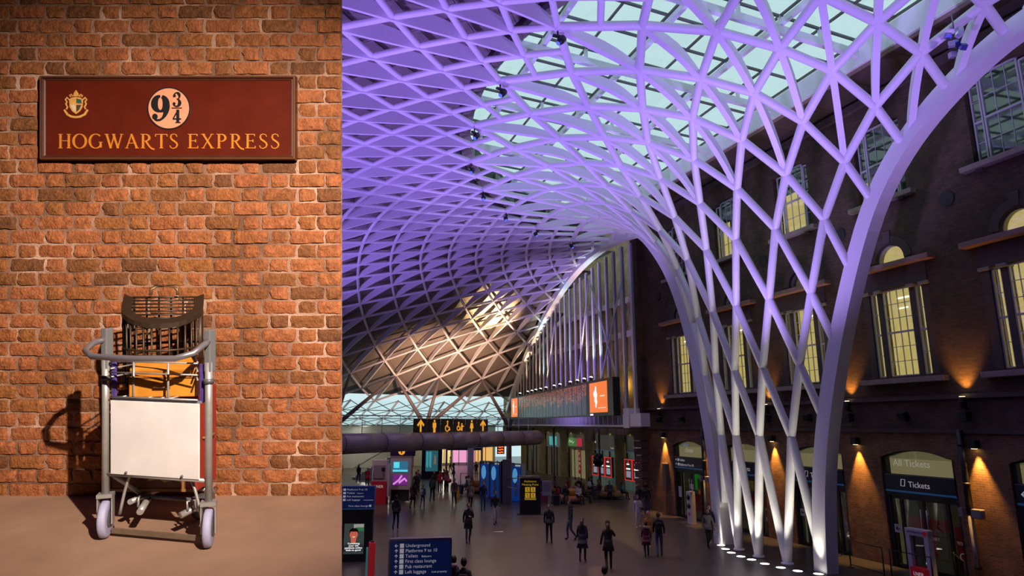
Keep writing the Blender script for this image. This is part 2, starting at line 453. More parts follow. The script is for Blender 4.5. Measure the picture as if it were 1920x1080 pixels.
SERIF = {
 'H': (.86, [V(.14), V(.72), ('s', [(.14, .52), (.72, .52)], TN)] + [serif(x, z) for x in (.14, .72) for z in (.02, .98)]),
 'O': (1.0, [('o', .5, .5, .43, .49)]),
 'G': (1.0, [('c', .5, .5, .43, .49, 48, 318), ('s', [(.83, .06), (.83, .42)], .11), serif(.83, .43, .12)]),
 'W': (1.3, [('s', [(.12, 1), (.42, 0)], TH), ('s', [(.40, .02), (.68, .98)], TN), ('s', [(.60, .98), (.92, 0)], TH), ('s', [(.90, .02), (1.18, 1)], TN), serif(.12, .98, .12), serif(.62, .98, .1), serif(1.18, .98, .1)]),
 'A': (.95, [('s', [(.10, 0), (.44, 1)], TN), ('s', [(.42, 1), (.82, 0)], TH), ('s', [(.22, .36), (.66, .36)], TN), serif(.1, .02, .1), serif(.82, .02, .12)]),
 'R': (.90, [V(.16), ('c', .34, .74, .26, .235, 100, -95), ('s', [(.16, .975), (.36, .975)], TN), ('s', [(.16, .5), (.36, .5)], TN), ('s', [(.36, .5), (.62, .12), (.78, -.02), (.95, -.06)], .11), serif(.16, .02), serif(.1, .98, .1)]),
 'T': (.82, [V(.41), ('s', [(.02, .97), (.8, .97)], TN), ('s', [(.03, .99), (.0, .82)], .045), ('s', [(.79, .99), (.82, .82)], .045), serif(.41, .02)]),
 'S': (.66, [('s', [(.56, .80), (.5, .95), (.33, 1), (.16, .93), (.12, .77), (.2, .62), (.38, .5), (.53, .38), (.58, .23), (.5, .07), (.32, -.01), (.14, .04), (.07, .2)], [.05, .06, .06, .07, .1, .12, .125, .12, .1, .07, .06, .06, .05])]),
 'E': (.74, [V(.15), ('s', [(.15, .975), (.62, .975)], TN), ('s', [(.15, .52), (.52, .52)], TN), ('s', [(.15, .025), (.66, .025)], TN), ('s', [(.62, 1), (.62, .85)], .045), ('s', [(.66, 0), (.69, .17)], .045), ('s', [(.52, .62), (.52, .42)], .04), serif(.1, .98, .1), serif(.1, .02, .1)]),
 'X': (.92, [('s', [(.14, 1), (.78, 0)], TH), ('s', [(.14, 0), (.76, 1)], TN), serif(.14, .98), serif(.78, .02), serif(.14, .02, .1), serif(.76, .98, .1)]),
 'P': (.78, [V(.16), ('c', .34, .73, .27, .245, 100, -95), ('s', [(.16, .975), (.36, .975)], TN), ('s', [(.16, .49), (.36, .49)], TN), serif(.16, .02), serif(.1, .98, .1)]),
}
def letter(ch, u0, v0, h):
    mb = MB(); y = -.0055; q = lambda P: [sp(u0 + x * h, v0 - z * h) for x, z in P]
    for i, st in enumerate(SERIF[ch][1]):
        yy = y - i * .0002
        if st[0] == 's': mb.stroke(q(st[1]), [w * h * pm for w in st[2]] if isinstance(st[2], list) else st[2] * h * pm, yy, -.0005)
        elif st[0] == 'o':
            P = arc(st[1], st[2], st[3], st[4], 0, 350, 35); mb.stroke(q(P), [(.05 + .09 * abs(cos(radians(10 * k)))) * h * pm for k in range(36)], yy, -.0005, True)
        else:
            n = 22; P = arc(st[1], st[2], st[3], st[4], st[5], st[6], n); mb.stroke(q(P), [(.05 + .085 * abs(cos(radians(st[5] + (st[6] - st[5]) * k / n)))) * h * pm for k in range(n + 1)], yy, -.0005)
    mb.build('letter', goldt, sign)
for word, u_a, u_b in (('HOGWARTS', 110, 335), ('EXPRESS', 353, 525)):
    h = 27.0; tot = sum(SERIF[c][0] for c in word) * h
    gap = (u_b - u_a - tot) / (len(word) - 1); u = u_a
    for c in word: letter(c, u, 278.5, h); u += SERIF[c][0] * h + gap
# a plain gilt shield with mantling and ribbon
cg = M('crest_gilt', (0.62, 0.33, 0.09), 0.4, var=0.4, scale=60); cd = M('crest_dark', (0.06, 0.05, 0.04), 0.5); cpale = M('crest_pale', (0.6, 0.5, 0.36), 0.5); cgreen = M('crest_green', (0.03, 0.10, 0.06), 0.5)
def q2(P): return [sp(143 + x, 195 - z) for x, z in P]
crest = MB().poly(q2([(-13, 8), (-8, 12), (0, 13), (8, 12), (13, 8), (12, -6), (7, -14), (0, -19), (-7, -14), (-12, -6)]), -.003, .0005).build('crest', cg, sign)
MB().poly(q2([(1, 1), (11, 1), (10, 8), (1, 10)]), -.0045, -.001).build('crest_quarter', cgreen, crest)
MB().poly(q2([(-10, -2), (-1, -2), (-1, -15), (-6, -11)]), -.0045, -.001).build('crest_quarter', cpale, crest)
MB().poly(q2([(1, -2), (10, -2), (6, -11), (1, -15)]), -.0045, -.001).build('crest_quarter', cd, crest)
mm = MB()
for sgn in (-1, 1):
    mm.stroke(q2([(sgn * x, z) for x, z in [(13, 8), (17, 12), (20, 8), (17, 4), (19, 0), (16, -6), (18, -10)]]), [2.4 * pm] * 7, -.004, 0)
    mm.stroke(q2([(sgn * x, z) for x, z in [(6, 14), (9, 18), (12, 16), (10, 13)]]), [2 * pm] * 4, -.004, 0)
    mm.stroke(q2([(sgn * x, z) for x, z in [(22, -11), (16, -20), (8, -24), (0, -25)]]), [3 * pm, 4 * pm, 4 * pm, 4 * pm], -.0045, 0)
mm.poly(q2([(-5, 14), (5, 14), (4, 20), (0, 26), (-4, 20)]), -.0042, 0)
mm.build('crest_mantling', cg, sign)
for u, v in ((97, 160), (535, 163), (97, 281), (537, 280)): 
    x, z = sp(u, v); MB().ball((x, -.0005, z), .003, 6, 4).build('nail', black, sign)

# ---------------- luggage trolley (local frame: x right, y towards the wall, z up from the floor)
TM = ML @ Matrix.Translation((-1.892, 3.405, FLOOR_L)) @ Matrix.Rotation(-radians(11.7), 4, 'Z')
TI = (Matrix.Translation((-1.892, 3.405, FLOOR_L)) @ Matrix.Rotation(-radians(11.7), 4, 'Z')).inverted()
def tl(u, v, Z):            # picture position at a depth -> trolley frame (used once to lay the pieces out)
    return TI @ Vector(((u - 960) / FPX * Z, Z, (540 - v) / FPX * Z))
steel = M('trolley_steel', (0.42, 0.42, 0.42), 0.38, 0.55, var=0.25, scale=20); steel_dk = M('trolley_dark', (0.10, 0.10, 0.11), 0.45, 0.3); whitep = M('trolley_board', (0.70, 0.69, 0.70), 0.5, var=0.2, scale=5)
bluep = M('trolley_blue', (0.07, 0.045, 0.22), 0.45, var=0.5, scale=25); rubber = M('tyre_lilac', (0.33, 0.34, 0.52), 0.6, var=0.15, scale=30); handle_m = M('handle_steel', (0.32, 0.31, 0.35), 0.3, 0.7)
trolley = thing('luggage_trolley', 'grey steel luggage trolley with white board and wire basket against brick wall', 'trolley', TM)
HW = 0.315
up_y = 0.02
for sg in (-1, 1):
    MB().tube([(sg * HW, up_y, 0.235), (sg * HW, up_y, 0.74), (sg * HW, up_y, 0.96)], 0.019, 10).build('upright', steel, trolley)
    MB().cbox((sg * HW, up_y + .01, 1.02), (.036, .05, .22), .006).build('upright_top', M('upright_grey', (0.20, 0.21, 0.23), .4, .4), trolley)
    MB().tube([(sg * HW, up_y, .85), (sg * HW, up_y, .875)], .026, 10).build('clamp', steel_dk, trolley)
    # wheel in its fork
    wx = sg * (HW + 0.0); CZ = Matrix.Rotation(radians(29), 3, 'Z')
    RyX = CZ @ Matrix.Rotation(pi / 2, 3, 'Y')
    w = MB(); w.lathe([(.045, -.018), (.085, -.021), (.097, -.016), (.1, -.006), (.1, .006), (.097, .016), (.085, .021), (.045, .018)], 28, (wx, up_y, .1), rot=RyX)
    wheel = w.build('wheel', rubber, trolley)
    MB().lathe([(.0, -.024), (.04, -.024), (.05, -.018), (.05, .018), (.04, .024), (.0, .024)], 16, (wx, up_y, .1), rot=RyX).build('hub', steel_dk, wheel)
    fk = MB()
    for s2 in (-1, 1): fk.box(Vector((wx, up_y, .15)) + CZ @ Vector((s2 * .034, 0, 0)), (.006, .045, .15), CZ)
    fk.box((wx, up_y, .228), (.075, .06, .02), CZ)
    fk.build('fork', steel, trolley)
    # blue bracket, curved brace, foot pedal bar
    MB().cbox((sg * (HW - .045), up_y + .01, .85), (.028, .012, .2), .004).build('blue_bracket', bluep, trolley)
    MB().tube([(sg * (HW - .14), up_y + .03, .345), (sg * (HW - .19), up_y + .05, .34), (sg * (HW - .08), up_y + .03, .26), (sg * (HW - .055), up_y + .02, .14)][0:1] +
              [(sg * (HW - .14 + .075 * t), up_y + .03, .345 - .21 * t ** 1.6) for t in (.15, .3, .45, .6, .75, .9, 1.05)], .008, 6).build('curved_brace', steel, trolley)
    MB().tube([(sg * (HW - .12) - .02, .22, .165), (sg * (HW - .19) - .02, .07, .13)], .018, 10).build('pedal_bar', steel, trolley)
    MB().tube([(sg * (HW - .16) - .02, .09, .15), (sg * (HW - .165) - .02, .09, .2), (sg * (HW - .14) - .02, .12, .2), (sg * (HW - .135) - .02, .12, .155)], .006, 6).build('pedal_loop', steel, trolley)
    MB().tube([(sg * (HW - .015), up_y + .02, .34), (sg * (HW - .08) - .03, .2, .19)], .014, 8).build('side_strut', steel, trolley)
    MB().tube([(sg * (HW - .08), .1, .17), (sg * .16 - .13, .46, .15)], .016, 8).build('base_rail', steel, trolley)
MB().tube([(-HW, up_y, .343), (HW, up_y, .343)], .011, 8).build('cross_tube', steel, trolley)
MB().cbox((0, up_y + .01, .035), (2 * HW - .06, .01, .03), .003).build('foot_bar', M('bar_brown', (0.16, 0.115, 0.08), .6, .2, var=.3, scale=15), trolley)
MB().tube([(-.30, .44, .15), (.04, .44, .15)], .014, 8).build('rear_axle', steel, trolley)
MB().tube([(-HW + .05, .2, .17), (HW - .12, .2, .17)], .012, 8).build('cross_tube', steel_dk, trolley)
MB().cbox((0, .36, .125), (.05, .09, .03), .008).build('castor_plate', steel_dk, trolley)
MB().lathe([(.0, -.016), (.055, -.016), (.062, 0), (.055, .016), (.0, .016)], 18, (0.0, .36, .064), rot=Matrix.Rotation(pi / 2, 3, 'Y')).build('castor', M('castor_rubber', (.03, .03, .035), .6), trolley)
# white board with two bolts
bd = MB().cbox((0.0, up_y - .012, .547), (.54, .008, .395), .003).build('board', whitep, trolley)
for x in (-.17, .17): MB().ball((x, up_y - .018, .362), .008, 8, 5).build('bolt', steel_dk, bd)
MB().b2((-.27, up_y - .006, .745), (.27, up_y + .05, .757)).build('board_flange', M('flange_lilac', (.30, .29, .36), .4, .4), trolley)
# handle: a bar standing off in front of the uprights
hz = 1.02
hp = [(-HW, up_y, hz + .05), (-HW - .02, up_y - .06, hz + .035), (-HW - .01, up_y - .12, hz + .0), (-HW + .07, up_y - .16, hz - .025), (0, up_y - .165, hz - .03), (HW - .07, up_y - .16, hz - .025), (HW + .005, up_y - .12, hz), (HW + .015, up_y - .06, hz + .035), (HW, up_y, hz + .05)]
MB().tube(hp, .016, 10).build('handle', handle_m, trolley)
# wire basket
def wire(pts, r=.0045): return MB().tube(pts, r, 6).build('basket_wire', steel, trolley)
bw, bz0, bz1, by0, by1 = HW - .05, .765, .965, up_y - .02, up_y + .17
for z in (bz1 - .01, bz1 - .07): wire([(-bw, by0, z), (bw, by0, z)])
for x in (-.12, .09): wire([(x, by0, bz1 - .01), (x, by0 - .002, bz0 + .01), (x - .01, by0 + .03, bz0)], .006)
for z in (bz1, bz1 - .045, bz1 - .09):
    for sg in (-1, 1): wire([(sg * bw, by0, z - .005), (sg * bw - (.16 if sg > 0 else 0), by1, z)])
    wire([(-bw, by1, z), (bw - .16, by1, z)])
wire([(-bw, by0, bz0), (bw, by0, bz0)]); wire([(-bw, by1, bz0), (bw - .16, by1, bz0)])
for x in [-.2, -.12, -.04, .04, .09]: wire([(x, by0, bz0), (x, by1, bz0), (x, by1, bz1)])
# orange suitcase standing in the basket
cm = M('orange_leather', (0.50, 0.20, 0.022), 0.45, var=0.3, scale=12, bump=0.1)
c0 = Vector((.0, up_y + .085, bz0 + .005))
case_ = thing('small_suitcase', 'mustard orange wooden case with scratched lid sitting in the trolley basket', 'suitcase', TM @ Matrix.Translation(c0) @ Matrix.Rotation(radians(16), 4, 'Z'))
MB().cbox((0, 0, .05), (.345, .13, .11), .008).build('case_body', cm, case_)
MB().cbox((0.002, .012, .14), (.35, .135, .07), .012, Matrix.Rotation(radians(24), 3, 'X')).build('case_lid', cm, case_)
MB().b2((-.172, -.069, .094), (.172, -.064, .102)).build('lid_seam', M('case_seam', (.16, .06, .012), .5), case_)
MB().tube([(-.04, -.07, .045), (-.035, -.085, .05), (.035, -.085, .05), (.04, -.07, .045)], .005, 6).build('case_handle', M('case_seam'), case_)
# birdcage leaning on the wall side of the trolley
iron = M('cage_iron', (0.035, 0.022, 0.013), 0.42, 0.35, var=0.3, scale=18)
cg_c = TI @ Vector(((307 - 960) / FPX * 3.78, 3.78, 0)); cg_c.z = 0
top_z = 1.28
cage = thing('birdcage', 'dark bronze birdcage with domed top handle standing behind the mustard case', 'birdcage', TM @ Matrix.Translation((cg_c.x, cg_c.y, .79)) @ Matrix.Rotation(radians(35), 4, 'Z') @ Matrix.Rotation(radians(5), 4, 'X'))
H = .50; Wd = .42
# half-round top ring (flat back) in plan
def plan(rw, rd, n=14):
    return [(-rw, rd * .75)] + [(-rw, .0)] + [(rw * cos(radians(180 + 180 * i / n)), rd * sin(radians(180 + 180 * i / n))) for i in range(1, n)] + [(rw, 0)] + [(rw, rd * .75)]
outer = plan(Wd / 2, .17); inner = plan(Wd / 2 - .05, .12)
mb = MB(); n = len(outer); vs = []
SL = math.tan(radians(25)); top = lambda y: H - (.13 - y) * SL
for dz in (-.014, .014):
    vs += [(x, y, top(y) + dz) for x, y in outer] + [(x, y, top(y) + dz) for x, y in inner]
fs = []
for i in range(n - 1):
    fs += [(2 * n + i, 2 * n + i + 1, 3 * n + i + 1, 3 * n + i), (i + 1, i, n + i, n + i + 1), (i, i + 1, 2 * n + i + 1, 2 * n + i), (n + i + 1, n + i, 3 * n + i, 3 * n + i + 1)]
mb.add(vs, fs); mb.build('top_rim', iron, cage)
for k in range(7):
    y = -.10 + k * .035
    hwid = (Wd / 2 - .03) * math.sqrt(max(.1, 1 - (max(0, -y) / .16) ** 2))
    MB().tube([(-hwid, y, top(y) + .004), (hwid, y, top(y) + .004)], .0055, 6).build('top_bar', iron, cage)
MB().tube([(-.07, .07, H + .01), (-.068, .075, H + .045), (-.045, .08, H + .062), (.045, .08, H + .062), (.068, .075, H + .045), (.07, .07, H + .01)], .009, 8).build('carry_handle', M('cage_handle', (.16, .095, .045), .4, .4), cage)
for i, (x, y) in enumerate(outer):
    x, y = x * .93, y * .93
    MB().tube([(x, y, .01), (x * 1.0, y, top(y) - .01)], .006 if i not in (1, n - 2, 0, n - 1) else .012, 6).build('cage_bar', iron, cage)
for k in range(6):
    x = -.16 + k * .064; MB().tube([(x, .118, .01), (x, .118, H - .01)], .006, 6).build('cage_bar', iron, cage)
for z in (.012, .12, .22):
    MB().tube([(x * .93, y * .93, z) for x, y in outer] + [(outer[0][0] * .93, outer[0][1] * .93, z)], .007, 6).build('cage_hoop', iron, cage)
bs = MB().poly([(x * .98, y * .98) for x, y in outer][::-1], 0, .012)
bs.v = [(x, z, y) for x, y, z in bs.v]; bs.build('cage_floor', iron, cage)
# maroon trunk standing on the trolley base
tk = M('trunk_maroon', (0.115, 0.028, 0.014), 0.45, var=.3, scale=10); tkr = M('trunk_red', (0.26, 0.025, 0.015), 0.5); trim = M('trunk_trim', (0.26, 0.13, 0.05), .5)
t0 = TI @ Vector((-2.05, 3.80, 0)); t0.z = .178
trunk = thing('travel_trunk', 'brown and red travel trunk with torn label on the trolley base', 'trunk', TM @ Matrix.Translation(t0) @ Matrix.Rotation(radians(11.7), 4, 'Z'))
MB().cbox((0, 0, .30), (.50, .24, .58), .02).build('trunk_body', tk, trunk)
MB().cbox((.225, 0, .30), (.06, .246, .582), .012).build('red_end', tkr, trunk)
for x in (-.245, .175): MB().b2((x - .006, -.1235, .015), (x + .006, -.117, .585)).build('trunk_batten', trim, trunk)
MB().b2((-.25, -.124, .008), (.25, -.116, .024)).build('trunk_batten', trim, trunk)
MB().poly([(-.03, .07), (.04, .078), (.07, .06), (.12, .075), (.165, .06), (.16, .15), (.09, .145), (.02, .16), (-.035, .14), (.01, .11)], -.123, -.119).build('torn_label', M('label_cream', (.42, .30, .10), .6, var=.3, scale=40), trunk)
MB().tube([(.255, -.06, .3), (.275, -.05, .3), (.275, .05, .3), (.255, .06, .3)], .008, 6).build('trunk_handle', trim, trunk)
# ================================================================ the hall: floor, range wall, shells
def hall_floor_mat():
    m = bpy.data.materials.new('hall_paving'); m.use_nodes = True; nt = m.node_tree; b = nt.nodes['Principled BSDF']
    tc = nt.nodes.new('ShaderNodeTexCoord'); br = nt.nodes.new('ShaderNodeTexBrick')
    br.inputs['Scale'].default_value = 1; br.inputs['Brick Width'].default_value = 1.2; br.inputs['Row Height'].default_value = 0.6; br.inputs['Mortar Size'].default_value = 0.006
    br.inputs['Color1'].default_value = (0.11, 0.095, 0.09, 1); br.inputs['Color2'].default_value = (0.088, 0.078, 0.074, 1); br.inputs['Mortar'].default_value = (0.035, 0.033, 0.033, 1)
    nt.links.new(tc.outputs['Object'], br.inputs['Vector'])
    nz = nt.nodes.new('ShaderNodeTexNoise'); nz.inputs['Scale'].default_value = 0.6; nz.inputs['Detail'].default_value = 6; nt.links.new(tc.outputs['Object'], nz.inputs['Vector'])
    mx = nt.nodes.new('ShaderNodeMix'); mx.data_type = 'RGBA'; mx.blend_type = 'MULTIPLY'; mx.inputs[0].default_value = 0.5
    nt.links.new(br.outputs['Color'], mx.inputs[6]); nt.links.new(nz.outputs['Fac'], mx.inputs[7]); nt.links.new(mx.outputs[2], b.inputs['Base Color'])
    b.inputs['Roughness'].default_value = 0.32
    return m
f2 = MB().b2((-70, -45, -0.2), (70, 105, 0)).build('floor', hall_floor_mat(), None)
f2.rotation_euler = (0, 0, RZ); f2['kind'] = 'structure'

def range_brick(name, c1, c2, mort, var=0.5, bw=.235, rh=.078):
    m = bpy.data.materials.new(name); m.use_nodes = True; nt = m.node_tree; b = nt.nodes['Principled BSDF']
    tc = nt.nodes.new('ShaderNodeTexCoord'); sx = nt.nodes.new('ShaderNodeSeparateXYZ'); cb = nt.nodes.new('ShaderNodeCombineXYZ'); ad = nt.nodes.new('ShaderNodeMath')
    nt.links.new(tc.outputs['Object'], sx.inputs[0]); nt.links.new(sx.outputs['X'], ad.inputs[0]); nt.links.new(sx.outputs['Y'], ad.inputs[1])
    nt.links.new(ad.outputs[0], cb.inputs['X']); nt.links.new(sx.outputs['Z'], cb.inputs['Y'])
    br = nt.nodes.new('ShaderNodeTexBrick'); br.inputs['Scale'].default_value = 1; br.inputs['Brick Width'].default_value = bw; br.inputs['Row Height'].default_value = rh; br.inputs['Mortar Size'].default_value = .008
    br.inputs['Color1'].default_value = (*c1, 1); br.inputs['Color2'].default_value = (*c2, 1); br.inputs['Mortar'].default_value = (*mort, 1)
    nt.links.new(cb.outputs[0], br.inputs['Vector'])
    nz = nt.nodes.new('ShaderNodeTexNoise'); nz.inputs['Scale'].default_value = 1.3; nz.inputs['Detail'].default_value = 8; nz.inputs['Roughness'].default_value = .7; nt.links.new(tc.outputs['Object'], nz.inputs['Vector'])
    r2 = nt.nodes.new('ShaderNodeValToRGB'); r2.color_ramp.elements[0].position = .32; r2.color_ramp.elements[0].color = (1 - var, 1 - var, 1 - var, 1); r2.color_ramp.elements[1].position = .68; r2.color_ramp.elements[1].color = (1.15, 1.15, 1.15, 1)
    nt.links.new(nz.outputs['Fac'], r2.inputs[0])
    mx = nt.nodes.new('ShaderNodeMix'); mx.data_type = 'RGBA'; mx.blend_type = 'MULTIPLY'; mx.inputs[0].default_value = 1
    nt.links.new(br.outputs['Color'], mx.inputs[6]); nt.links.new(r2.outputs[0], mx.inputs[7]); nt.links.new(mx.outputs[2], b.inputs['Base Color'])
    bp = nt.nodes.new('ShaderNodeBump'); bp.inputs['Strength'].default_value = .7; bp.inputs['Distance'].default_value = .01; nt.links.new(br.outputs['Fac'], bp.inputs['Height']); bp.invert = True
    nt.links.new(bp.outputs[0], b.inputs['Normal']); b.inputs['Roughness'].default_value = .85
    return m
SOOT = range_brick('sooty_brick', (0.13, 0.066, 0.044), (0.075, 0.044, 0.032), (0.085, 0.062, 0.048))
STOCK = range_brick('ground_floor_brick', (0.27, 0.125, 0.06), (0.17, 0.08, 0.042), (0.26, 0.18, 0.11))
YELLOW = range_brick('yellow_stock_brick', (0.34, 0.25, 0.10), (0.27, 0.20, 0.08), (0.18, 0.15, 0.09))
stone = M('sill_stone', (0.30, 0.235, 0.215), .7, var=.25, scale=4); dkstone = M('dark_stone', (0.09, 0.062, 0.055), .8, var=.4, scale=3)
BAY = 4.865; BAYC = [8.755 + BAY * i for i in range(6)]
Z1, Z2, ZT = 5.05, 6.25, 18.9
def opening_arch(c, w, z0, zs, rise, n=10):
    """outline of an opening, left foot over the arch to right foot"""
    if rise <= 0: return [(c - w / 2, z0), (c - w / 2, zs), (c + w / 2, zs), (c + w / 2, z0)]
    R = ((w / 2) ** 2 + rise ** 2) / (2 * rise); a = math.asin(min(1, w / 2 / R)); zc = zs + rise - R
    if rise > w / 2 - 1e-6: R = w / 2; a = pi / 2; zc = zs
    return [(c - w / 2, z0)] + [(c + R * sin(-a + 2 * a * i / n), zc + R * cos(-a + 2 * a * i / n)) for i in range(n + 1)] + [(c + w / 2, z0)]
def bay_wall(mb, x0, x1, z0, z1, ops, depth=.45):
    """wall panel x0..x1, z0..z1 with a stack of openings (outlines), each with reveals"""
    z = z0
    quad = lambda a, b, c_, d: mb.add([(p[0], 0, p[1]) for p in (a, b, c_, d)], [(0, 1, 2, 3)])
    for o in ops:
        oz0 = o[0][1]; top = max(p[1] for p in o) + .02; l, r = o[0][0], o[-1][0]
        if oz0 > z: quad((x0, z), (x1, z), (x1, oz0), (x0, oz0))
        quad((x0, oz0), (l, oz0), (l, top), (x0, top)); quad((r, oz0), (x1, oz0), (x1, top), (r, top))
        arcp = o[1:-1]
        for a, b in zip(arcp[:-1], arcp[1:]): quad(a, b, (b[0], top), (a[0], top))
        loop = o
        for a, b in zip(loop[:-1], loop[1:]): mb.add([(a[0], 0, a[1]), (b[0], 0, b[1]), (b[0], depth, b[1]), (a[0], depth, a[1])], [(0, 1, 2, 3)])
        mb.add([(o[0][0], 0, oz0), (o[-1][0], 0, oz0), (o[-1][0], depth, oz0), (o[0][0], depth, oz0)], [(0, 1, 2, 3)])
        z = top
    if z < z1: quad((x0, z), (x1, z), (x1, z1), (x0, z1))
wr = struct('wall_right', loc=St(0, WALL_N, 0), rz=RW)
lo, hi = MB(), MB()
DOOR_W, WIN_W, LUN_W, UP_W = 3.0, 2.9, 1.25, 2.2
for c in BAYC:
    x = -c; xa, xb = x - BAY / 2, x + BAY / 2
    bay_wall(lo, xa, xb, 0, Z1, [opening_arch(x, DOOR_W, 0, 4.12, .33)])
    bay_wall(hi, xa, xb, Z1, ZT, [opening_arch(x, WIN_W, 7.1, 10.55, 0), opening_arch(x, LUN_W, 11.62, 11.68, LUN_W / 2, 14), opening_arch(x, UP_W, 14.2, 17.3, .22)])
xe = -(BAYC[-1] + BAY / 2); xf = -38.3
for q, za, zb in ((lo, 0, Z1), (hi, Z1, ZT)):
    q.add([(xf, 0, za), (xe, 0, za), (xe, 0, zb), (xf, 0, zb)], [(0, 1, 2, 3)])
    q.add([(xf, 5.4, za), (xf, 0, za), (xf, 0, zb), (xf, 5.4, zb)], [(0, 1, 2, 3)])
    q.add([(-6.3, 0, za), (20, 0, za), (20, 0, zb), (-6.3, 0, zb)], [(0, 1, 2, 3)])
lo.build('ground_storey_brickwork', STOCK, wr); hi.build('upper_storey_brickwork', SOOT, wr)
MB().b2((xf - .02, .45, 0), (20, .55, ZT)).build('inner_lining', M('dark_lining', (.02, .018, .016), .9), wr)
trim3 = struct('trim_3', loc=St(0, WALL_N, 0), rz=RW)
for z, h, d in ((Z1, .14, .09), (Z2, .16, .12), (ZT - .3, .3, .2)):
    MB().b2((xf - .05, -d, z - h / 2), (20, 0.02, z + h / 2)).build('string_course', dkstone, trim3)
for c in [xf + .35]:
    MB().b2((c - .4, -.22, Z1 + .1), (c + .45, .02, ZT)).build('corner_pier', SOOT, trim3)
    for k in range(10):
        MB().cbox((c, -.2, .25 + k * .47), (.95, .5, .40), .03).build('rustic_block', M('rustic_stone', (.16, .095, .07), .85, var=.4, scale=5, bump=.4), trim3)
for c in BAYC[1:]:
    pts = opening_arch(-c, DOOR_W + .34, 4.0, 4.12, .36, 12)[1:-1]
    MB().stroke(pts, .3, -.012, .02).build('brick_arch', STOCK, trim3)
    pts = opening_arch(-c, LUN_W + .35, 11.62, 11.68, (LUN_W + .35) / 2, 14)[1:-1]
    MB().stroke(pts, .32, -.03, .02).build('brick_arch', dkstone, trim3)
    MB().poly([(-c - .12, 12.35), (-c + .12, 12.35), (-c + .17, 12.85), (-c - .17, 12.85)], -.06, .02).build('keystone', dkstone, trim3)
    MB().tube([(-c - BAY / 2 + .2, -.06, 13.35), (-c - BAY / 2 + .2, .02, 13.35)], .28, 14).build('wall_tie_plate', M('iron_plate', (.02, .018, .018), .6), trim3)

# eaves: soffit and white fascia of the glass roof
trim1 = struct('trim_1', loc=St(0, WALL_N, 0), rz=RW)
white = M('white_paint', (0.78, 0.80, 0.82), .45); whsteel = M('lattice_white', (0.80, 0.79, 0.82), .42)
sof = M('soffit_brown', (0.07, 0.05, 0.045), .7)
for k in range(22):
    xa = -40 + k * 2.2; MB().b2((xa + .01, -1.9, ZT), (xa + 2.19, .1, ZT + .06)).build('soffit_panel', sof, trim1)
MB().b2((-40, -1.98, ZT - .02), (10, -1.9, ZT + .12)).build('eaves_edge', M('eaves_tan', (.28, .20, .16), .6), trim1)
MB().b2((-40, -2.1, ZT + .1), (10, -1.95, ZT + 1.0)).build('fascia', white, trim1)
MB().b2((-40, -1.9, ZT + .95), (10, 6, ZT + 1.05)).build('roof_edge', white, trim1)

# yellow brick wall behind the fins, with the shop fronts under it
wb = struct('wall_far', loc=St(0, SHOP_N, 0), rz=RW)
MB().b2((-82, 0, 5.0), (-37, .3, 24.5)).build('yellow_brickwork', YELLOW, wb)
trim3b = struct('trim_5', loc=St(0, SHOP_N, 0), rz=RW)
for z in (12.6, 15.5): MB().b2((-82, -.3, z), (-37, -.001, z + .5)).build('stone_band', M('band_stone', (.38, .29, .24), .7, var=.2), trim3b)
for i in range(4): point('uplighter_glow', St(40.0 + i * 4.5, SHOP_N + .5, 8.6), 60, (1.0, .62, .15), .05)

# ---------------------------------------------------------------- lattice roof
LS0, LN0, LTH, LDL = 22.76, -25.80, 0.03, 0.21
LR = [7.09, 7.25, 7.61, 7.97, 8.63, 9.56, 10.76, 12.10, 13.39, 14.95, 16.77, 18.81, 19.95, 21.11, 22.36, 23.67, 25.04, 26.49, 27.98, 29.51, 31.05, 32.71, 34.53, 36.52, 38.67, 40.96, 43.43, 45.98, 48.48, 51.03, 53.67, 56.35]
LZ = [0.0, 4.81, 7.54, 10.20, 12.80, 14.52, 15.88, 16.85, 17.45, 17.90, 18.05, 18.12, 18.13, 18.08, 18.02, 17.97, 17.93, 17.82, 17.62, 17.40, 17.20, 16.93, 16.55, 16.03, 15.43, 14.76, 13.97, 13.01, 11.86, 10.53, 9.17, 7.90]
def lat_rz(j):
    i = min(int(j), len(LR) - 2); t = j - i; return LR[i] + (LR[i + 1] - LR[i]) * t, LZ[i] + (LZ[i + 1] - LZ[i]) * t
def smooth_rz(j):
    i = min(max(int(j), 0), len(LR) - 2); t = j - i
    g = lambda A, q: A[min(max(q, 0), len(A) - 1)]
    def cr(A):
        p0, p1, p2, p3 = g(A, i - 1), g(A, i), g(A, i + 1), g(A, i + 2)
        return .5 * (2 * p1 + (p2 - p0) * t + (2 * p0 - 5 * p1 + 4 * p2 - p3) * t * t + (3 * p1 - p0 - 3 * p2 + p3) * t ** 3)
    return cr(LR), cr(LZ)
def LN(j, k, dz=0.0, sm=False):
    r, z = smooth_rz(j) if sm else lat_rz(j); th = LTH + (k - 2.5) * LDL
    return St(LS0 + r * sin(th), LN0 + r * cos(th), z + dz)
EDGE = [(-40, -30, 16.0), (-20, -26.5, 17.8), (-5, -23.2, 18.1), (4, -21.6, 18.05), (8, -20.9, 17.8), (11.32, -20.29, 17.11), (12.48, -20.11, 16.6), (13.86, -19.89, 15.78), (15.25, -19.7, 14.63), (16.61, -19.6, 12.93), (17.8, -19.5, 10.17), (18.68, -19.38, 7.63), (19.45, -19.3, 4.85), (19.85, -19.25, 2.4), (19.95, -19.2, 0)]
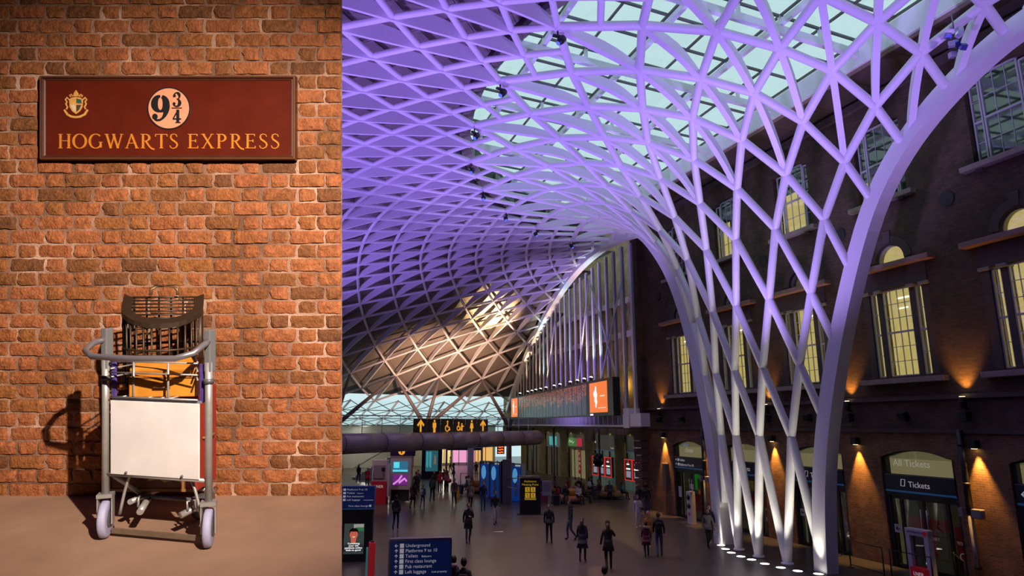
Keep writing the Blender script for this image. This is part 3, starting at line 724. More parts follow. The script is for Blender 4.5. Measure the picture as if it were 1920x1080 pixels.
EDGF = [(25.95, -19.25, 0), (26.15, -19.35, 2.4), (26.46, -19.5, 4.6), (27.25, -19.5, 8.2), (28.0, -19.5, 10.8), (29.15, -19.5, 13.3), (30.45, -19.5, 14.9), (31.6, -19.6, 15.95), (33.5, -20.2, 16.95), (35.7, -21.0, 17.55), (37.9, -21.15, 17.85), (40.4, -21.3, 18.0), (44.3, -21.8, 17.95), (49.2, -22.75, 17.8), (54.6, -23.75, 17.05), (60.4, -24.7, 15.7), (65.65, -25.6, 14.2), (69.8, -26.2, 12.5), (73.5, -26.7, 10.65), (77.6, -27.3, 8.6), (80.5, -27.8, 7.0)]
ES = [(e[0], e[1]) for e in EDGE] + [(e[0], e[1]) for e in EDGF]
def edge_n(s):
    for (a, na), (b, nb) in zip(ES[:-1], ES[1:]):
        if s <= b: return na + (nb - na) * max(0, (s - a)) / (b - a)
    return ES[-1][1]
def inside(p, tol=0.0):
    s, n = to_sn(p); return n >= edge_n(s) - tol
def clip(p, q):
    a, b = inside(p), inside(q)
    if a and b: return p, q
    if not a and not b: return None
    if not a: p, q = q, p
    lo_, hi_ = 0.0, 1.0
    for _ in range(18):
        m = (lo_ + hi_) / 2
        if inside(p.lerp(q, m)): lo_ = m
        else: hi_ = m
    r = p.lerp(q, lo_)
    return (p, r) if (r - p).length > .15 else None
lattice = thing('lattice_roof', 'white steel lattice roof flowing down into a funnel of crossing tubes beside the brick range', 'roof', loc=St(LS0, LN0 + 6, 0))
LI = Matrix.Translation(-St(LS0, LN0 + 6, 0))
tubes = []
KMIN, KMAX = -6.0, 11.0
def krange(step, off):
    k = math.floor(KMIN) + off
    while k <= KMAX: yield k; k += step
for j in range(0, 11):
    for k in krange(1.0, .5 if j % 2 == 0 else 0.0):
        for d in (-.5, .5): tubes.append((LN(j, k), LN(j + 1, k + d), .155 if j > 0 else .165))
for k in krange(1.0, .5):
    n0 = LN(11, k)
    for d in (-.25, .25):
        kk = k + d; g = LN(11, k + 2 * d).lerp(LN(10, k), .5) if False else LN(10.5, kk)
        tubes.append((n0, g, .12))
for m in range(0, 20):
    for k in krange(.5, 0 if m % 2 == 0 else .25):
        for d in (-.25, .25): tubes.append((LN(11 + m, k), LN(12 + m, k + d), .115))
plates = []
for j in range(5, 10):
    for k in krange(1.0, .5 if j % 2 == 0 else 0.0): plates.append((j, k, j + 2, .11, .42))
for m in range(0, 19):
    for k in krange(.5, 0 if m % 2 == 0 else .25): plates.append((11 + m, k, 13 + m, .05, .62))
def score(pts):
    best = 0; P = [project(p) for p in pts]
    if any(q is None for q in P): return 0
    us = [q[0] for q in P]; vs = [q[1] for q in P]
    if max(us) < 648 or min(us) > 1920 or max(vs) < 0 or min(vs) > 1080: return 0
    return hypot(max(us) - min(us), max(vs) - min(vs))
UNIT = MB().tube([(0, 0, 0), (0, 0, 1)], 1.0, 12, cap=True).mesh('tube', whsteel)
def seg_mw(p, q, r):
    d = q - p; return Matrix.Translation(p) @ d.to_track_quat('Z', 'Y').to_matrix().to_4x4() @ Matrix.Diagonal((r, r, d.length, 1))
T = []
for p, q, r in tubes:
    c = clip(p, q)
    if c: T.append((score(c), c[0], c[1], r))
T.sort(key=lambda t: -t[0])
rest = MB()
for i, (sc_, p, q, r) in enumerate(T):
    if i < 300: inst('tube', UNIT, lattice, LI @ seg_mw(p, q, r))
    else: rest.tube([LI @ p, LI @ q], r, 8, cap=False)
tag(rest.build('far_tubes', whsteel, lattice), kind='stuff')
def plate_mesh(mb, j0, k, j1, th, dep, base):
    th_ = LTH + (k - 2.5) * LDL; n = 6; side = St(cos(th_), -sin(th_), 0) - St(0, 0, 0); vs = []; fs = []; cnt = 0
    pts = []
    for i in range(n + 1):
        p = LN(j0 + (j1 - j0) * i / n, k, 0, True)
        if inside(p): pts.append((p, i / n))
    if len(pts) < 2: return None
    for p, t in pts:
        d = dep * (.45 + .55 * sin(pi * t)); b = -.16
        for s_, z in ((-1, b), (1, b), (1, b + d), (-1, b + d)): vs.append(base @ (p + side * (s_ * th) + Vector((0, 0, z))))
    for i in range(len(pts) - 1):
        for a in range(4):
            c = (a + 1) % 4; fs.append((i * 4 + a, i * 4 + c, i * 4 + 4 + c, i * 4 + 4 + a))
    e = (len(pts) - 1) * 4; fs += [(3, 2, 1, 0), (e, e + 1, e + 2, e + 3)]
    mb.add(vs, fs); return [p for p, t in pts]
PL = []
for pl in plates:
    pp = [LN(pl[0], pl[1]), LN(pl[2], pl[1])]
    if inside(pp[0], 1) or inside(pp[1], 1): PL.append((score(pp), pl))
PL.sort(key=lambda t: -t[0]); rest = MB()
for i, (sc_, (j0, k, j1, th, dep)) in enumerate(PL):
    if i < 300:
        b = MB()
        if plate_mesh(b, j0, k, j1, th, dep, LI): b.build('rib_plate', whsteel, lattice)
    else: plate_mesh(rest, j0, k, j1, th, dep, LI)
tag(rest.build('far_rib_plates', whsteel, lattice), kind='stuff')
def beam(path, w, h, name, parent, m, base, tilt=0):
    mb = MB(); vs = []; fs = []; P = [base @ St(*p) for p in path]; n = len(P)
    wside = (St(0, 1, 0) - St(0, 0, 0))
    for i, p in enumerate(P):
        t = (P[min(i + 1, n - 1)] - P[max(i - 1, 0)]).normalized()
        a = (wside - t * wside.dot(t)).normalized(); b = t.cross(a).normalized()
        for sa, sb in ((-1, -1), (1, -1), (1, 1), (-1, 1)): vs.append(p + a * (sa * w / 2) + b * (sb * h / 2))
    for i in range(n - 1):
        for a in range(4):
            c = (a + 1) % 4; fs.append((i * 4 + a, i * 4 + c, i * 4 + 4 + c, i * 4 + 4 + a))
    e = (n - 1) * 4; fs += [(3, 2, 1, 0), (e, e + 1, e + 2, e + 3)]
    return mb.add(vs, fs).build(name, m, parent)
def dense(path, it=2):
    for _ in range(it):
        o = []
        for a, b in zip(path[:-1], path[1:]): o += [a, tuple((a[i] + b[i]) / 2 for i in range(3))]
        o.append(path[-1])
        path = [o[0]] + [tuple((o[i - 1][k] + 2 * o[i][k] + o[i + 1][k]) / 4 for k in range(3)) for i in range(1, len(o) - 1)] + [o[-1]]
    return path
beam(dense(EDGE), .55, .62, 'edge_arch', lattice, whsteel, LI)
beam(dense(EDGF), .55, .62, 'edge_arch', lattice, whsteel, LI)
for k in (.5, 1.5, 2.5, 3.5, 4.5):
    p = LI @ LN(0, k); MB().lathe([(.24, 0), (.24, .06), (.19, .1)], 18, p).build('foot_plate', whsteel, lattice)
# cladding panels over the outer lattice
ceil = struct('ceiling', loc=St(LS0, LN0 + 6, 0))
panel_m = M('roof_cladding', (0.22, 0.19, 0.165), .5, var=.15, scale=.8)
PN = []
for m in range(0, 19):
    for k in krange(.5, 0 if m % 2 == 0 else .25):
        j = 11 + m; q = [LN(j, k, .62), LN(j + 1, k + .25, .62), LN(j + 2, k, .62), LN(j + 1, k - .25, .62)]
        if all(inside(p, 1.2) for p in q): PN.append((score(q), q))
for k in krange(.5, .25):
    q = [LN(12, k, .62), LN(11, k + .25, .62), LN(11, k - .25, .62)]
    if all(inside(p, 1.2) for p in q): PN.append((0, q))
PN.sort(key=lambda t: -t[0]); rest = MB()
def panel_geo(mb, q):
    q = [LI @ p for p in q]; c = sum(q, Vector()) / len(q); n = len(q)
    lo_ = [c + (p - c) * .985 for p in q]; up = Vector((0, 0, .12))
    mb.add(lo_ + [p + up for p in lo_], [tuple(range(n)), tuple(range(2 * n - 1, n - 1, -1))] + [(i, n + i, n + (i + 1) % n, (i + 1) % n) for i in range(n)])
for i, (sc_, q) in enumerate(PN):
    if i < 300:
        b = MB(); panel_geo(b, q); b.build('panel', panel_m, ceil)
    else: panel_geo(rest, q)
tag(rest.build('cladding_panels', panel_m, ceil), kind='stuff')
# weather skin above the panels, closing their joints
sk = MB(); ks = [KMIN + .25 * i for i in range(int((KMAX - KMIN) / .25) + 1)]; js = [11 + .5 * i for i in range(41)]
grid = [[LI @ LN(j, k, .80) for k in ks] for j in js]; ok = [[inside(LN(j, k), 2.5) for k in ks] for j in js]
vs = [p for row in grid for p in row]; w = len(ks); fs = []
for a in range(len(js) - 1):
    for b in range(w - 1):
        if ok[a][b] and ok[a + 1][b] and ok[a][b + 1] and ok[a + 1][b + 1]: fs.append((a * w + b, a * w + b + 1, (a + 1) * w + b + 1, (a + 1) * w + b))
sk.add(vs, fs); sk.build('roof_skin', M('roof_skin', (.05, .045, .045), .7), ceil)

# ---------------------------------------------------------------- flat glass roof over the funnel
gr = struct('window_1', loc=St(0, 0, 0), rz=RZ)          # local x = -n, y = s
skyglass = glass('roof_glass', (.93, .97, .97), .05)
GZ = lambda n: 20.1 + (n + 20.5) * .06
PW, PD = 1.62, 1.9
pane_me = None
def in_glass(s, n): return n > -20.7 and hypot(s - LS0, n - LN0) < 19.6
for i in range(-12, 13):
    for j in range(0, 10):
        s, n = LS0 + i * PW, -20.5 + (j + .5) * PD
        if not in_glass(s, n): continue
        z = GZ(n)
        MB().b2((-n - PD / 2 + .05, s - PW / 2 + .05, z), (-n + PD / 2 - .05, s + PW / 2 - .05, z + .02)).build('pane', skyglass, gr)
for i in range(-12, 14):
    s = LS0 + (i - .5) * PW; h = math.sqrt(max(0, 19.6 ** 2 - (s - LS0) ** 2)) + LN0
    if h < -20: continue
    big = i % 3 == 0
    MB().add([(20.5, s - .04, GZ(-20.5) - (.05)), (20.5, s + .04, GZ(-20.5) - .05), (-h, s + .04, GZ(h) - .05), (-h, s - .04, GZ(h) - .05),
              (20.5, s - .04, GZ(-20.5) + .05), (20.5, s + .04, GZ(-20.5) + .05), (-h, s + .04, GZ(h) + .05), (-h, s - .04, GZ(h) + .05)],
             [(3, 2, 1, 0), (4, 5, 6, 7), (0, 1, 5, 4), (1, 2, 6, 5), (2, 3, 7, 6), (3, 0, 4, 7)]).build('glazing_bar', M('bar_grey', (.10, .10, .10), .5), gr)
    if big:
        MB().add([(20.5, s - .1, GZ(-20.5) - .75), (20.5, s + .1, GZ(-20.5) - .75), (-h, s + .1, GZ(h) - .75), (-h, s - .1, GZ(h) - .75),
              (20.5, s - .1, GZ(-20.5) - .45), (20.5, s + .1, GZ(-20.5) - .45), (-h, s + .1, GZ(h) - .45), (-h, s - .1, GZ(h) - .45)],
             [(3, 2, 1, 0), (4, 5, 6, 7), (0, 1, 5, 4), (1, 2, 6, 5), (2, 3, 7, 6), (3, 0, 4, 7)]).build('roof_beam', white, gr)
        for j in range(0, 9):
            n = -20.5 + j * PD
            if in_glass(s, n): MB().b2((-n - .06, s - .06, GZ(n) - .5), (-n + .06, s + .06, GZ(n))).build('stub_post', white, gr)
for j in range(0, 10):
    n = -20.5 + j * PD; hh = math.sqrt(max(0, 19.6 ** 2 - (n - LN0) ** 2)); z = GZ(n)
    if hh < 1: continue
    MB().b2((-n - .04, LS0 - hh, z - .05), (-n + .04, LS0 + hh, z + .04)).build('glazing_bar', M('bar_grey'), gr)
    if j % 2 == 0: MB().b2((-n - .09, LS0 - hh, z - .42), (-n + .09, LS0 + hh, z - .2)).build('roof_beam', white, gr)
# ring upstand with louvres between the glass and the clad shell
ur = struct('trim_2', loc=St(LS0, LN0, 0), rz=RZ)
darkm = M('louvre_dark', (.03, .03, .034), .6); slat = M('louvre_slat', (.35, .36, .36), .5)
nseg = 40; R0 = 19.35
for i in range(nseg):
    a0, a1 = radians(-76 + 152 * i / nseg), radians(-76 + 152 * (i + 1) / nseg)
    # angle from +N ; local x=-n offset
    pa, pb = (-R0 * cos(a0), R0 * sin(a0)), (-R0 * cos(a1), R0 * sin(a1))
    zt_ = GZ(LN0 + R0 * cos((a0 + a1) / 2)) + .1
    if LN0 + R0 * cos((a0 + a1) / 2) < -20.8: continue
    MB().add([(*pa, 18.5), (*pb, 18.5), (*pb, zt_), (*pa, zt_), (pa[0] * 1.01, pa[1] * 1.01, 18.5), (pb[0] * 1.01, pb[1] * 1.01, 18.5), (pb[0] * 1.01, pb[1] * 1.01, zt_), (pa[0] * 1.01, pa[1] * 1.01, zt_)],
             [(0, 1, 2, 3), (5, 4, 7, 6), (3, 2, 6, 7), (0, 4, 5, 1)]).build('upstand_panel', darkm, ur)
    if i % 5 in (1, 2):
        for q in range(6):
            t = (q + .5) / 6; x = pa[0] + (pb[0] - pa[0]) * t; y = pa[1] + (pb[1] - pa[1]) * t
            MB().tube([(x * .995, y * .995, 19.0), (x * .995, y * .995, zt_ - .35)], .07, 4, smooth=False).build('louvre_slat', slat, ur)
# small moving-head lamps on the ring where cladding meets glass
for j_, k in [(11, q) for q in range(1, 9)] + [(19, 5.0), (21, 6.0), (20, 4.0)]:  # lamps off the ring are added fill for the dark kiosk area
    p = LN(j_, k, -.35)
    if not inside(p): continue
    f = thing('stage_and_fill_lamp', 'small black moving-head lamp clamped under the lattice at the glass edge', 'lamp', loc=p, rz=k * .3, group='moving-head lamps on the lattice ring') if j_ == 11 else thing('stage_and_fill_lamp', 'small black added fill lamp hanging under the clad purple lattice', 'lamp', loc=p, rz=k * .3, group='added fill lamps under the clad lattice')
    lm = M('lamp_black', (.012, .012, .016), .4)
    MB().tube([(0, 0, .3), (0, 0, .05)], .03, 6).build('clamp', lm, f)
    MB().box((0, 0, 0), (.34, .1, .07)).build('yoke', lm, f)
    hd = MB(); hd.lathe([(.08, -.18), (.13, -.05), (.13, .12), (.1, .15)], 10, (.12, 0, -.12), rot=Matrix.Rotation(.7, 3, 'Y')); hd.build('lamp_head', lm, f)
    MB().lathe([(.0, -.185), (.085, -.185), (.085, -.18)], 10, (.12, 0, -.12), rot=Matrix.Rotation(.7, 3, 'Y')).build('lens', M('lens_blue', (.05, .06, .4), .2, emit=(.1, .15, 1), es=1.0), f)
    spot('hall_fill_beam', p - Vector((0, 0, .5)), Vector((p.x * .75 + 1, p.y * .9, 0)) if j_ == 11 else Vector((p.x * .7 - 2, p.y + 6, 0)), 2000 if j_ == 11 else 2600, (1, .62, .48), 64, 1.0, .2)  # warm downward beam added to brighten the floor and kiosk area
# ================================================================ windows, doors and lamps of the range
framew = M('window_white', (0.52, 0.52, 0.54), .5); darkbrick = dkstone
pane_g = glass('window_glass', (.85, .88, .85), .10)
def room_mat(name, col, st):
    m = M(name, (.4, .35, .2), .8, emit=col, es=st); return m
ROOM = room_mat('lit_room', (0.80, 0.60, 0.20), .85); ROOMD = room_mat('dim_room', (0.20, 0.16, 0.07), .35)
TUBE = M('room_tube', (1, 1, 1), .5, emit=(1, .95, .8), es=3.0)
def WF(c, z=0.0, y=0.0): return Matrix.Translation(St(c, WALL_N, z)) @ Matrix.Rotation(RW, 4, 'Z') @ Matrix.Translation((0, y, 0))
wn = 2
def sash(root, x0, x1, z0, z1, nx, nz, y, fw=.06, bar=.022, mid=True):
    fr = MB()
    for a in (x0, x1): fr.b2((a - fw / 2, y - .05, z0), (a + fw / 2, y + .05, z1))
    for z in (z0, z1): fr.b2((x0, y - .05, z - fw / 2), (x1, y + .05, z + fw / 2))
    if mid: fr.b2((x0, y - .06, (z0 + z1) / 2 - .035), (x1, y + .04, (z0 + z1) / 2 + .035))
    f = fr.build('sash_frame', framew, root)
    g = MB()
    for i in range(1, nx): a = x0 + (x1 - x0) * i / nx; g.b2((a - bar / 2, y - .02, z0), (a + bar / 2, y + .02, z1))
    for j in range(1, nz): b = z0 + (z1 - z0) * j / nz; g.b2((x0, y - .02, b - bar / 2), (x1, y + .02, b + bar / 2))
    if g.v: g.build('glazing_bars', framew, f)
    w, h = (x1 - x0) / nx, (z1 - z0) / nz
    me = MB().b2((-w / 2 + .012, -.004, -h / 2 + .012), (w / 2 - .012, .004, h / 2 - .012)).mesh('pane', pane_g)
    for i in range(nx):
        for j in range(nz): inst('pane', me, f, Matrix.Translation((x0 + w * (i + .5), y, z0 + h * (j + .5))))
for bi, c in enumerate(BAYC[1:]):
    # tall three-light window with lunette
    w1 = struct('window_%d' % wn, mw=WF(c)); wn += 1
    MB().cbox((0, -.06, 6.92), (3.55, .5, .2), .02).build('window_sill', stone, w1)
    for x in (-1.3, -.4, .4, 1.3):
        MB().b2((x - .15, -.16, 6.78), (x + .15, 0, 6.83)).build('sill_corbel', dkstone, w1)
    for x in (-1.31, -.72, .72, 1.31):
        ww = .2 if abs(x) < 1 else .28
        MB().b2((x - ww / 2 * (1 if abs(x) < 1 else 1), .0 if abs(x) > 1 else .04, 7.02), (x + ww / 2, .45, 10.45)).build('pilaster', darkbrick, w1)
        MB().cbox((x, .12, 10.5), (ww + .12, .42, .12), .02).build('capital', stone, w1)
    MB().b2((-1.45, -.03, 10.56), (1.45, .1, 11.3)).build('entablature', darkbrick, w1)
    MB().cbox((-.0, -.12, 11.42), (3.7, .5, .2), .03).build('cornice', M('cornice_stone', (.30, .17, .15), .7, var=.2, scale=5), w1)
    sash(w1, -.6, .6, 7.12, 10.5, 4, 6, .13)
    for sg in (-1, 1): sash(w1, sg * .99 - .15, sg * .99 + .15, 7.12, 10.45, 2, 4, .13, .05)
    MB().b2((-1.4, .36, 7.05), (1.4, .43, 10.56)).build('lit_room', ROOM, w1)
    MB().b2((-.2, .335, 10.15), (.45, .35, 10.2)).build('tube_light', TUBE, w1)
    if bi == 1: MB().b2((-.2, .335, 9.75), (.25, .35, 9.79)).build('tube_light', TUBE, w1)
    o = opening_arch(0, LUN_W, 11.62, 11.68, LUN_W / 2, 14)
    MB().stroke(o[1:-1], .09, .12, .3).build('lunette_frame', M('lunette_purple', (.36, .34, .42), .5), w1)
    MB().poly([(p[0] * .95, p[1]) for p in o], .22, .23).build('pane', pane_g, w1)
    MB().poly([(p[0] * .99, p[1]) for p in o], .38, .42).build('lit_room', ROOM if bi in (1, 0) else ROOMD, w1)
    # upper window
    w2 = struct('window_%d' % wn, mw=WF(c)); wn += 1
    MB().cbox((0, -.06, 14.1), (2.95, .45, .2), .02).build('window_sill', stone, w2)
    for x in (-.9, .9): MB().b2((x - .12, -.14, 13.9), (x + .12, 0, 14.0)).build('sill_corbel', dkstone, w2)
    sash(w2, -.62, .62, 14.22, 17.45, 3, 4, .22)
    for sg in (-1, 1): sash(w2, sg * .86 - .15, sg * .86 + .15, 14.22, 17.3, 1, 4, .22, .05)
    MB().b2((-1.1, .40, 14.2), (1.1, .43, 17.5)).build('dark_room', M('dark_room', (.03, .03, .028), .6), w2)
    if bi in (1, 2, 3): MB().b2((-1.0, .36, 14.25), (-.15 if bi != 2 else .5, .38, 15.3 if bi == 1 else 16.3)).build('lit_blind', ROOM, w2)
# doors
black_fr = M('door_black', (0.018, 0.019, 0.022), .45); navy = M('sign_navy', (0.008, 0.012, 0.035), .4); bluest = M('sign_blue', (0.02, 0.10, 0.25), .4, emit=(.03, .15, .4), es=.12)
wht = M('sign_white', (.75, .75, .75), .5, emit=(.8, .8, .85), es=.22); red = M('poster_red', (0.42, 0.012, 0.022), .5, emit=(.5, .01, .02), es=.10)
shopg = glass('shop_glass', (.55, .58, .55), .10)
INT = M('ticket_hall_glow', (.2, .17, .1), .8, emit=(.48, .42, .20), es=.28); INTD = M('ticket_hall_dark', (.06, .05, .045), .8, emit=(.10, .085, .05), es=.25)
BAND = {13.62: ('arrow',), 18.485: ('Tickets', 'All Tickets'), 23.35: ('Tickets', ''), 28.215: ('Tickets', ''), 33.08: ('Toilets', 'close')}
for di, c in enumerate(BAYC[1:]):
    d = struct('door_%d' % (di + 1), mw=WF(c))
    o = opening_arch(0, DOOR_W, 0, 4.12, .33)
    MB().stroke([(p[0] * .955, p[1] - (.07 if p[1] > 1 else 0)) for p in o], .16, .1, .3).build('door_frame', black_fr, d)
    MB().b2((-1.45, .08, 2.62), (1.45, .3, 2.8)).build('transom', black_fr, d)
    bnd = MB().b2((-1.42, .02, 2.8), (1.42, .12, 3.4)).build('sign_band', navy, d)
    MB().b2((-1.42, .012, 2.76), (1.42, .05, 2.83)).build('blue_edge', bluest, bnd)
    MB().b2((-1.42, .012, 3.385), (1.42, .05, 3.41)).build('band_edge', M('band_grey', (.14, .14, .16), .5), bnd)
    MB().poly([(p[0] * .93, max(3.42, p[1] - .12)) for p in o if p[1] > 1] , .2, .21).build('fanlight_pane', pane_g, d)
    MB().b2((-1.45, .42, 3.4), (1.45, .44, 4.5)).build('fanlight_glow', INT, d)
    if di != 4:
        text('Tickets', .30, bnd, (-.42, .018, 2.98), wht)
        MB().stroke([(-.58, 3.0), (-.74, 3.0), (-.70, 3.24), (-.54, 3.24)], .03, .012, .03, True).build('ticket_icon', wht, bnd)
    if di == 0:
        MB().stroke([(-1.0, 3.1), (-1.25, 3.1)], .035, .012, .03).stroke([(-1.15, 3.2), (-1.26, 3.1), (-1.15, 3.0)], .035, .012, .03).build('arrow', wht, bnd)
    if di == 1: text('All Tickets', .36, d, (-1.1, .17, 3.72), M('etched_white', (.5, .5, .42), .5, emit=(.8, .8, .6), es=.25))
    if di == 4:
        text('Toilets', .2, bnd, (-.9, .018, 3.16), wht); text('Platforms 9 to 10', .2, bnd, (-.9, .018, 2.9), wht)
        for z in (3.2, 2.95):
            MB().b2((-1.05, .01, z - .05), (-.95, .03, z + .1)).build('icon', wht, bnd)
            MB().poly([(-1.28, z), (-1.16, z), (-1.22, z + .1)], .01, .03).build('arrow', wht, bnd)
        text('close', .4, d, (-.5, .17, 3.68), M('etched_white', (.5, .5, .42), .5))
    # leaves and side lights
    MB().b2((-1.38, .40, 0), (1.38, .42, 2.62)).build('hall_interior', INTD, d)
    for x0, x1 in ((-1.36, -.95), (-.9, -.02), (.02, .9), (.95, 1.36)):
        lf = MB()
        for x in (x0, x1): lf.b2((x - .035, .14, 0), (x + .035, .22, 2.62))
        lf.b2((x0, .14, 0), (x1, .22, .12)); lf.b2((x0, .14, 2.5), (x1, .22, 2.62))
        leaf = lf.build('door_leaf', black_fr, d)
        MB().b2((x0 + .03, .175, .12), (x1 - .03, .185, 2.5)).build('pane', shopg, leaf)
    for x in (-.12, .12): MB().tube([(x, .1, .8), (x, .1, 2.2)], .018, 6).build('pull_handle', M('door_steel', (.5, .5, .5), .3, .8), d)
    MB().b2((-1.33, .36, .1), (-1.0, .37, 2.55)).build('lit_reveal', INT, d)
    if di in (1, 2, 3):
        MB().b2((-.82, .34, 1.5), (.85, .35, 1.9)).build('red_panel', red, d)
        MB().b2((.95, .34, .25), (1.34, .35, 1.75)).build('red_poster', red, d)
        MB().b2((-.5, .34, .55), (.2, .35, 1.4)).build('red_poster', red, d)
        text('A JOURNEY', .15, d, (-.45, .33, 1.15), wht); text('TICKETS', .15, d, (.97, .33, 1.15), wht, sx=.75)
        MB().stroke(arc(1.15, .75, .12, .12, 0, 345, 23), .03, .32, .34, True).build('poster_ring', wht, d)
        MB().b2((-1.3, .1, 1.25), (-.98, .12, 1.55)).build('notice', M('notice_paper', (.55, .55, .52), .6), d)
        MB().stroke([(-1.05, 1.4), (-1.22, 1.4)], .03, .085, .1).stroke([(-1.15, 1.47), (-1.23, 1.4), (-1.15, 1.33)], .03, .085, .1).build('arrow', navy, d)
    if di == 4:
        MB().b2((.1, .34, .45), (.85, .35, 1.35)).build('red_poster', red, d)
        MB().b2((.1, .34, 1.6), (.32, .35, 2.5)).b2((.1, .34, 2.25), (.75, .35, 2.55)).build('green_arch', M('green_frame', (.02, .25, .02), .5, emit=(.03, .5, .03), es=.5), d)
        MB().b2((.4, .33, 1.4), (.75, .34, 1.65)).build('orange_sign', M('orange_card', (.6, .12, .02), .5, emit=(.8, .15, .03), es=.4), d)
        MB().b2((-1.25, .1, 1.1), (-.95, .12, 1.7)).build('notice', M('notice_paper'), d)
# lamps between the bays: a box down-light, a round up-light on a bracket, and dark flood boxes
amb = (1.0, .50, .10)
lampb = M('lamp_housing', (.014, .014, .016), .5); glow = M('lamp_glow', (1, .8, .5), .5, emit=(1, .75, .35), es=8)
NEARD = ['right of the door with a lit arrow band', 'between the All Tickets door and its neighbour', 'behind the funnel between two ticket doors', 'between the funnel and the green-framed door', 'left of the green-framed door']
LS = [16.08, 20.98, 25.85, 30.9, 35.4]
NEARD = ['right of the All Tickets door', 'left of the All Tickets door', 'behind the lattice funnel', 'right of the close door', 'left of the close door']
for i, s in enumerate(LS):
    t = thing('down_light', 'black box wall light throwing amber light down the brick ' + NEARD[i], 'lamp', mw=WF(s))
    MB().cbox((0, -.14, 4.62), (.26, .26, .28), .015).build('housing', lampb, t)
    MB().b2((-.05, -.04, 4.55), (.05, -.001, 4.68)).build('wall_bracket', lampb, t)
    MB().lathe([(0, 0), (.09, 0), (.09, .01)], 12, (0, -.14, 4.473)).build('lens', glow, t)
    spot('down_light_beam', St(s, WALL_N + .14, 4.45), St(s, WALL_N + .02, 0), 1000, amb, 50, .7, .04)
    t = thing('up_light', 'black canister up-light on string course ' + NEARD[i], 'lamp', mw=WF(s + .05))
    MB().lathe([(.0, 5.85), (.11, 5.85), (.12, 6.2), (.1, 6.22)], 14, (0, -.3, 0)).build('canister', lampb, t)
    MB().b2((-.06, -.3, 5.78), (.06, -.13, 5.86)).build('bracket', lampb, t)
    MB().cbox((0, -.3, 5.55), (.3, .3, .34), .02).build('driver_box', lampb, t)
    MB().lathe([(0, 0), (.085, 0), (.085, .01)], 12, (0, -.3, 6.222)).build('lens', glow, t)
    spot('up_light_beam', St(s + .05, WALL_N + .26, 6.25), St(s + .05, WALL_N - .05, 8.2), 280, (1, .42, .06), 76, .9, .04)
for i, s in enumerate((18.6, 23.4, 28.3, 33.2)):
    t = thing('flood_box', 'dark flood light box on the plain band above door arch', 'lamp', mw=WF(s), group='flood boxes over the doors')
    MB().cbox((0, -.2, 5.6), (.32, .28, .28), .03, Matrix.Rotation(.3, 3, 'X')).build('housing', lampb, t)
    MB().b2((-.04, -.1, 5.4), (.04, -.001, 5.5)).build('bracket', lampb, t)
# rain pipes
for i, s in enumerate((16.52, 31.3)):
    t = thing('drain_pipe', 'black and grey downpipe with speaker boxes ' + ('beside the All Tickets door' if i == 0 else 'beside the close door'), 'pipe', mw=WF(s))
    MB().tube([(0, -.16, 2.3), (0, -.16, 5.1)], .11, 10).build('pipe_upper', black_fr, t)
    MB().tube([(0, -.16, 0), (0, -.16, 2.3)], .09, 10).build('pipe_lower', M('pipe_grey', (.20, .19, .18), .5), t)
    for x in (-.24, .3): MB().cbox((x, -.2, 2.35), (.36 if x > 0 else .16, .2, .3), .03).build('speaker_box', M('speaker_grey', (.22, .20, .20), .5), t)
    for z in (.6, 3.3, 4.6): MB().tube([(0, -.16, z - .04), (0, -.16, z + .04)], .13, 10).build('collar', black_fr, t)
t = thing('wall_panel', 'slim grey lit panel box on wall left of the close door', 'panel', mw=WF(35.3))
MB().cbox((0, -.12, 2.2), (.36, .24, 1.5), .02).build('panel_case', M('panel_grey', (.16, .12, .10), .5), t)
MB().b2((-.17, -.22, 2.94), (.17, -.02, 2.97)).build('panel_top', M('panel_top', (.5, .35, .2), .5), t)
# barriers and the red-white information stand by the All Tickets door
def barrier(s0, n0, s1, n1, lab, panel=False):
    p, q = St(s0, n0), St(s1, n1); d = q - p; L = d.length
    t = thing('crowd_barrier', lab, 'barrier', loc=p, rz=atan2(d.y, d.x))
    for x in (0.03, L - .03):
        MB().tube([(x, 0, 0), (x, 0, 1.02)], .025, 8).build('post', black_fr, t); MB().lathe([(.12, 0), (.12, .02), (.03, .04)], 14, (x, 0, 0)).build('base', black_fr, t)
    for z in (.98, .12): MB().tube([(.03, 0, z), (L - .03, 0, z)], .018, 6).build('rail', black_fr, t)
    if panel: MB().b2((.06, -.006, .15), (L - .06, .006, .95)).build('infill_pane', shopg, t)
barrier(20.3, -20.7, 18.6, -20.5, 'low black rail barrier in front of the All Tickets door'); barrier(18.35, -20.5, 16.8, -20.6, 'low black rail barrier beside the red and white stand')
barrier(22.0, -22.1, 22.0, -20.9, 'black rail barrier projecting from the wall left of All Tickets door', True); barrier(17.1, -22.0, 15.9, -20.9, 'tall glazed screen barrier in front of the downpipe', True)
t = thing('ticket_stand', 'white arched information stand with red base in front of the All Tickets door', 'stand', mw=Matrix.Translation(St(17.75, -21.3)) @ Matrix.Rotation(RW, 4, 'Z') @ Matrix.Scale(.84, 4))
wk = M('stand_white', (.62, .60, .62), .5)
for x in (-.42, .42): MB().cbox((x, 0, 1.0), (.2, .3, 2.0), .02).build('side_leg', wk, t)
hd = MB().cbox((0, 0, 1.9), (1.04, .32, .28), .02).build('header', wk, t)
text('INFORMATION', .11, hd, (-.4, -.17, 1.87), M('text_mauve', (.12, .03, .1), .5)); MB().poly(arc(.4, 1.9, .1, .1, 0, 340, 17), -.175, -.15).build('info_badge', red, hd)
MB().b2((-.32, .02, .5), (.32, .04, 1.76)).build('glass_screen', shopg, t)
bb = MB().cbox((0, -.1, .28), (.78, .3, .5), .02).build('base_box', red, t)
text('LNER', .2, bb, (-.25, -.26, .22), wht)
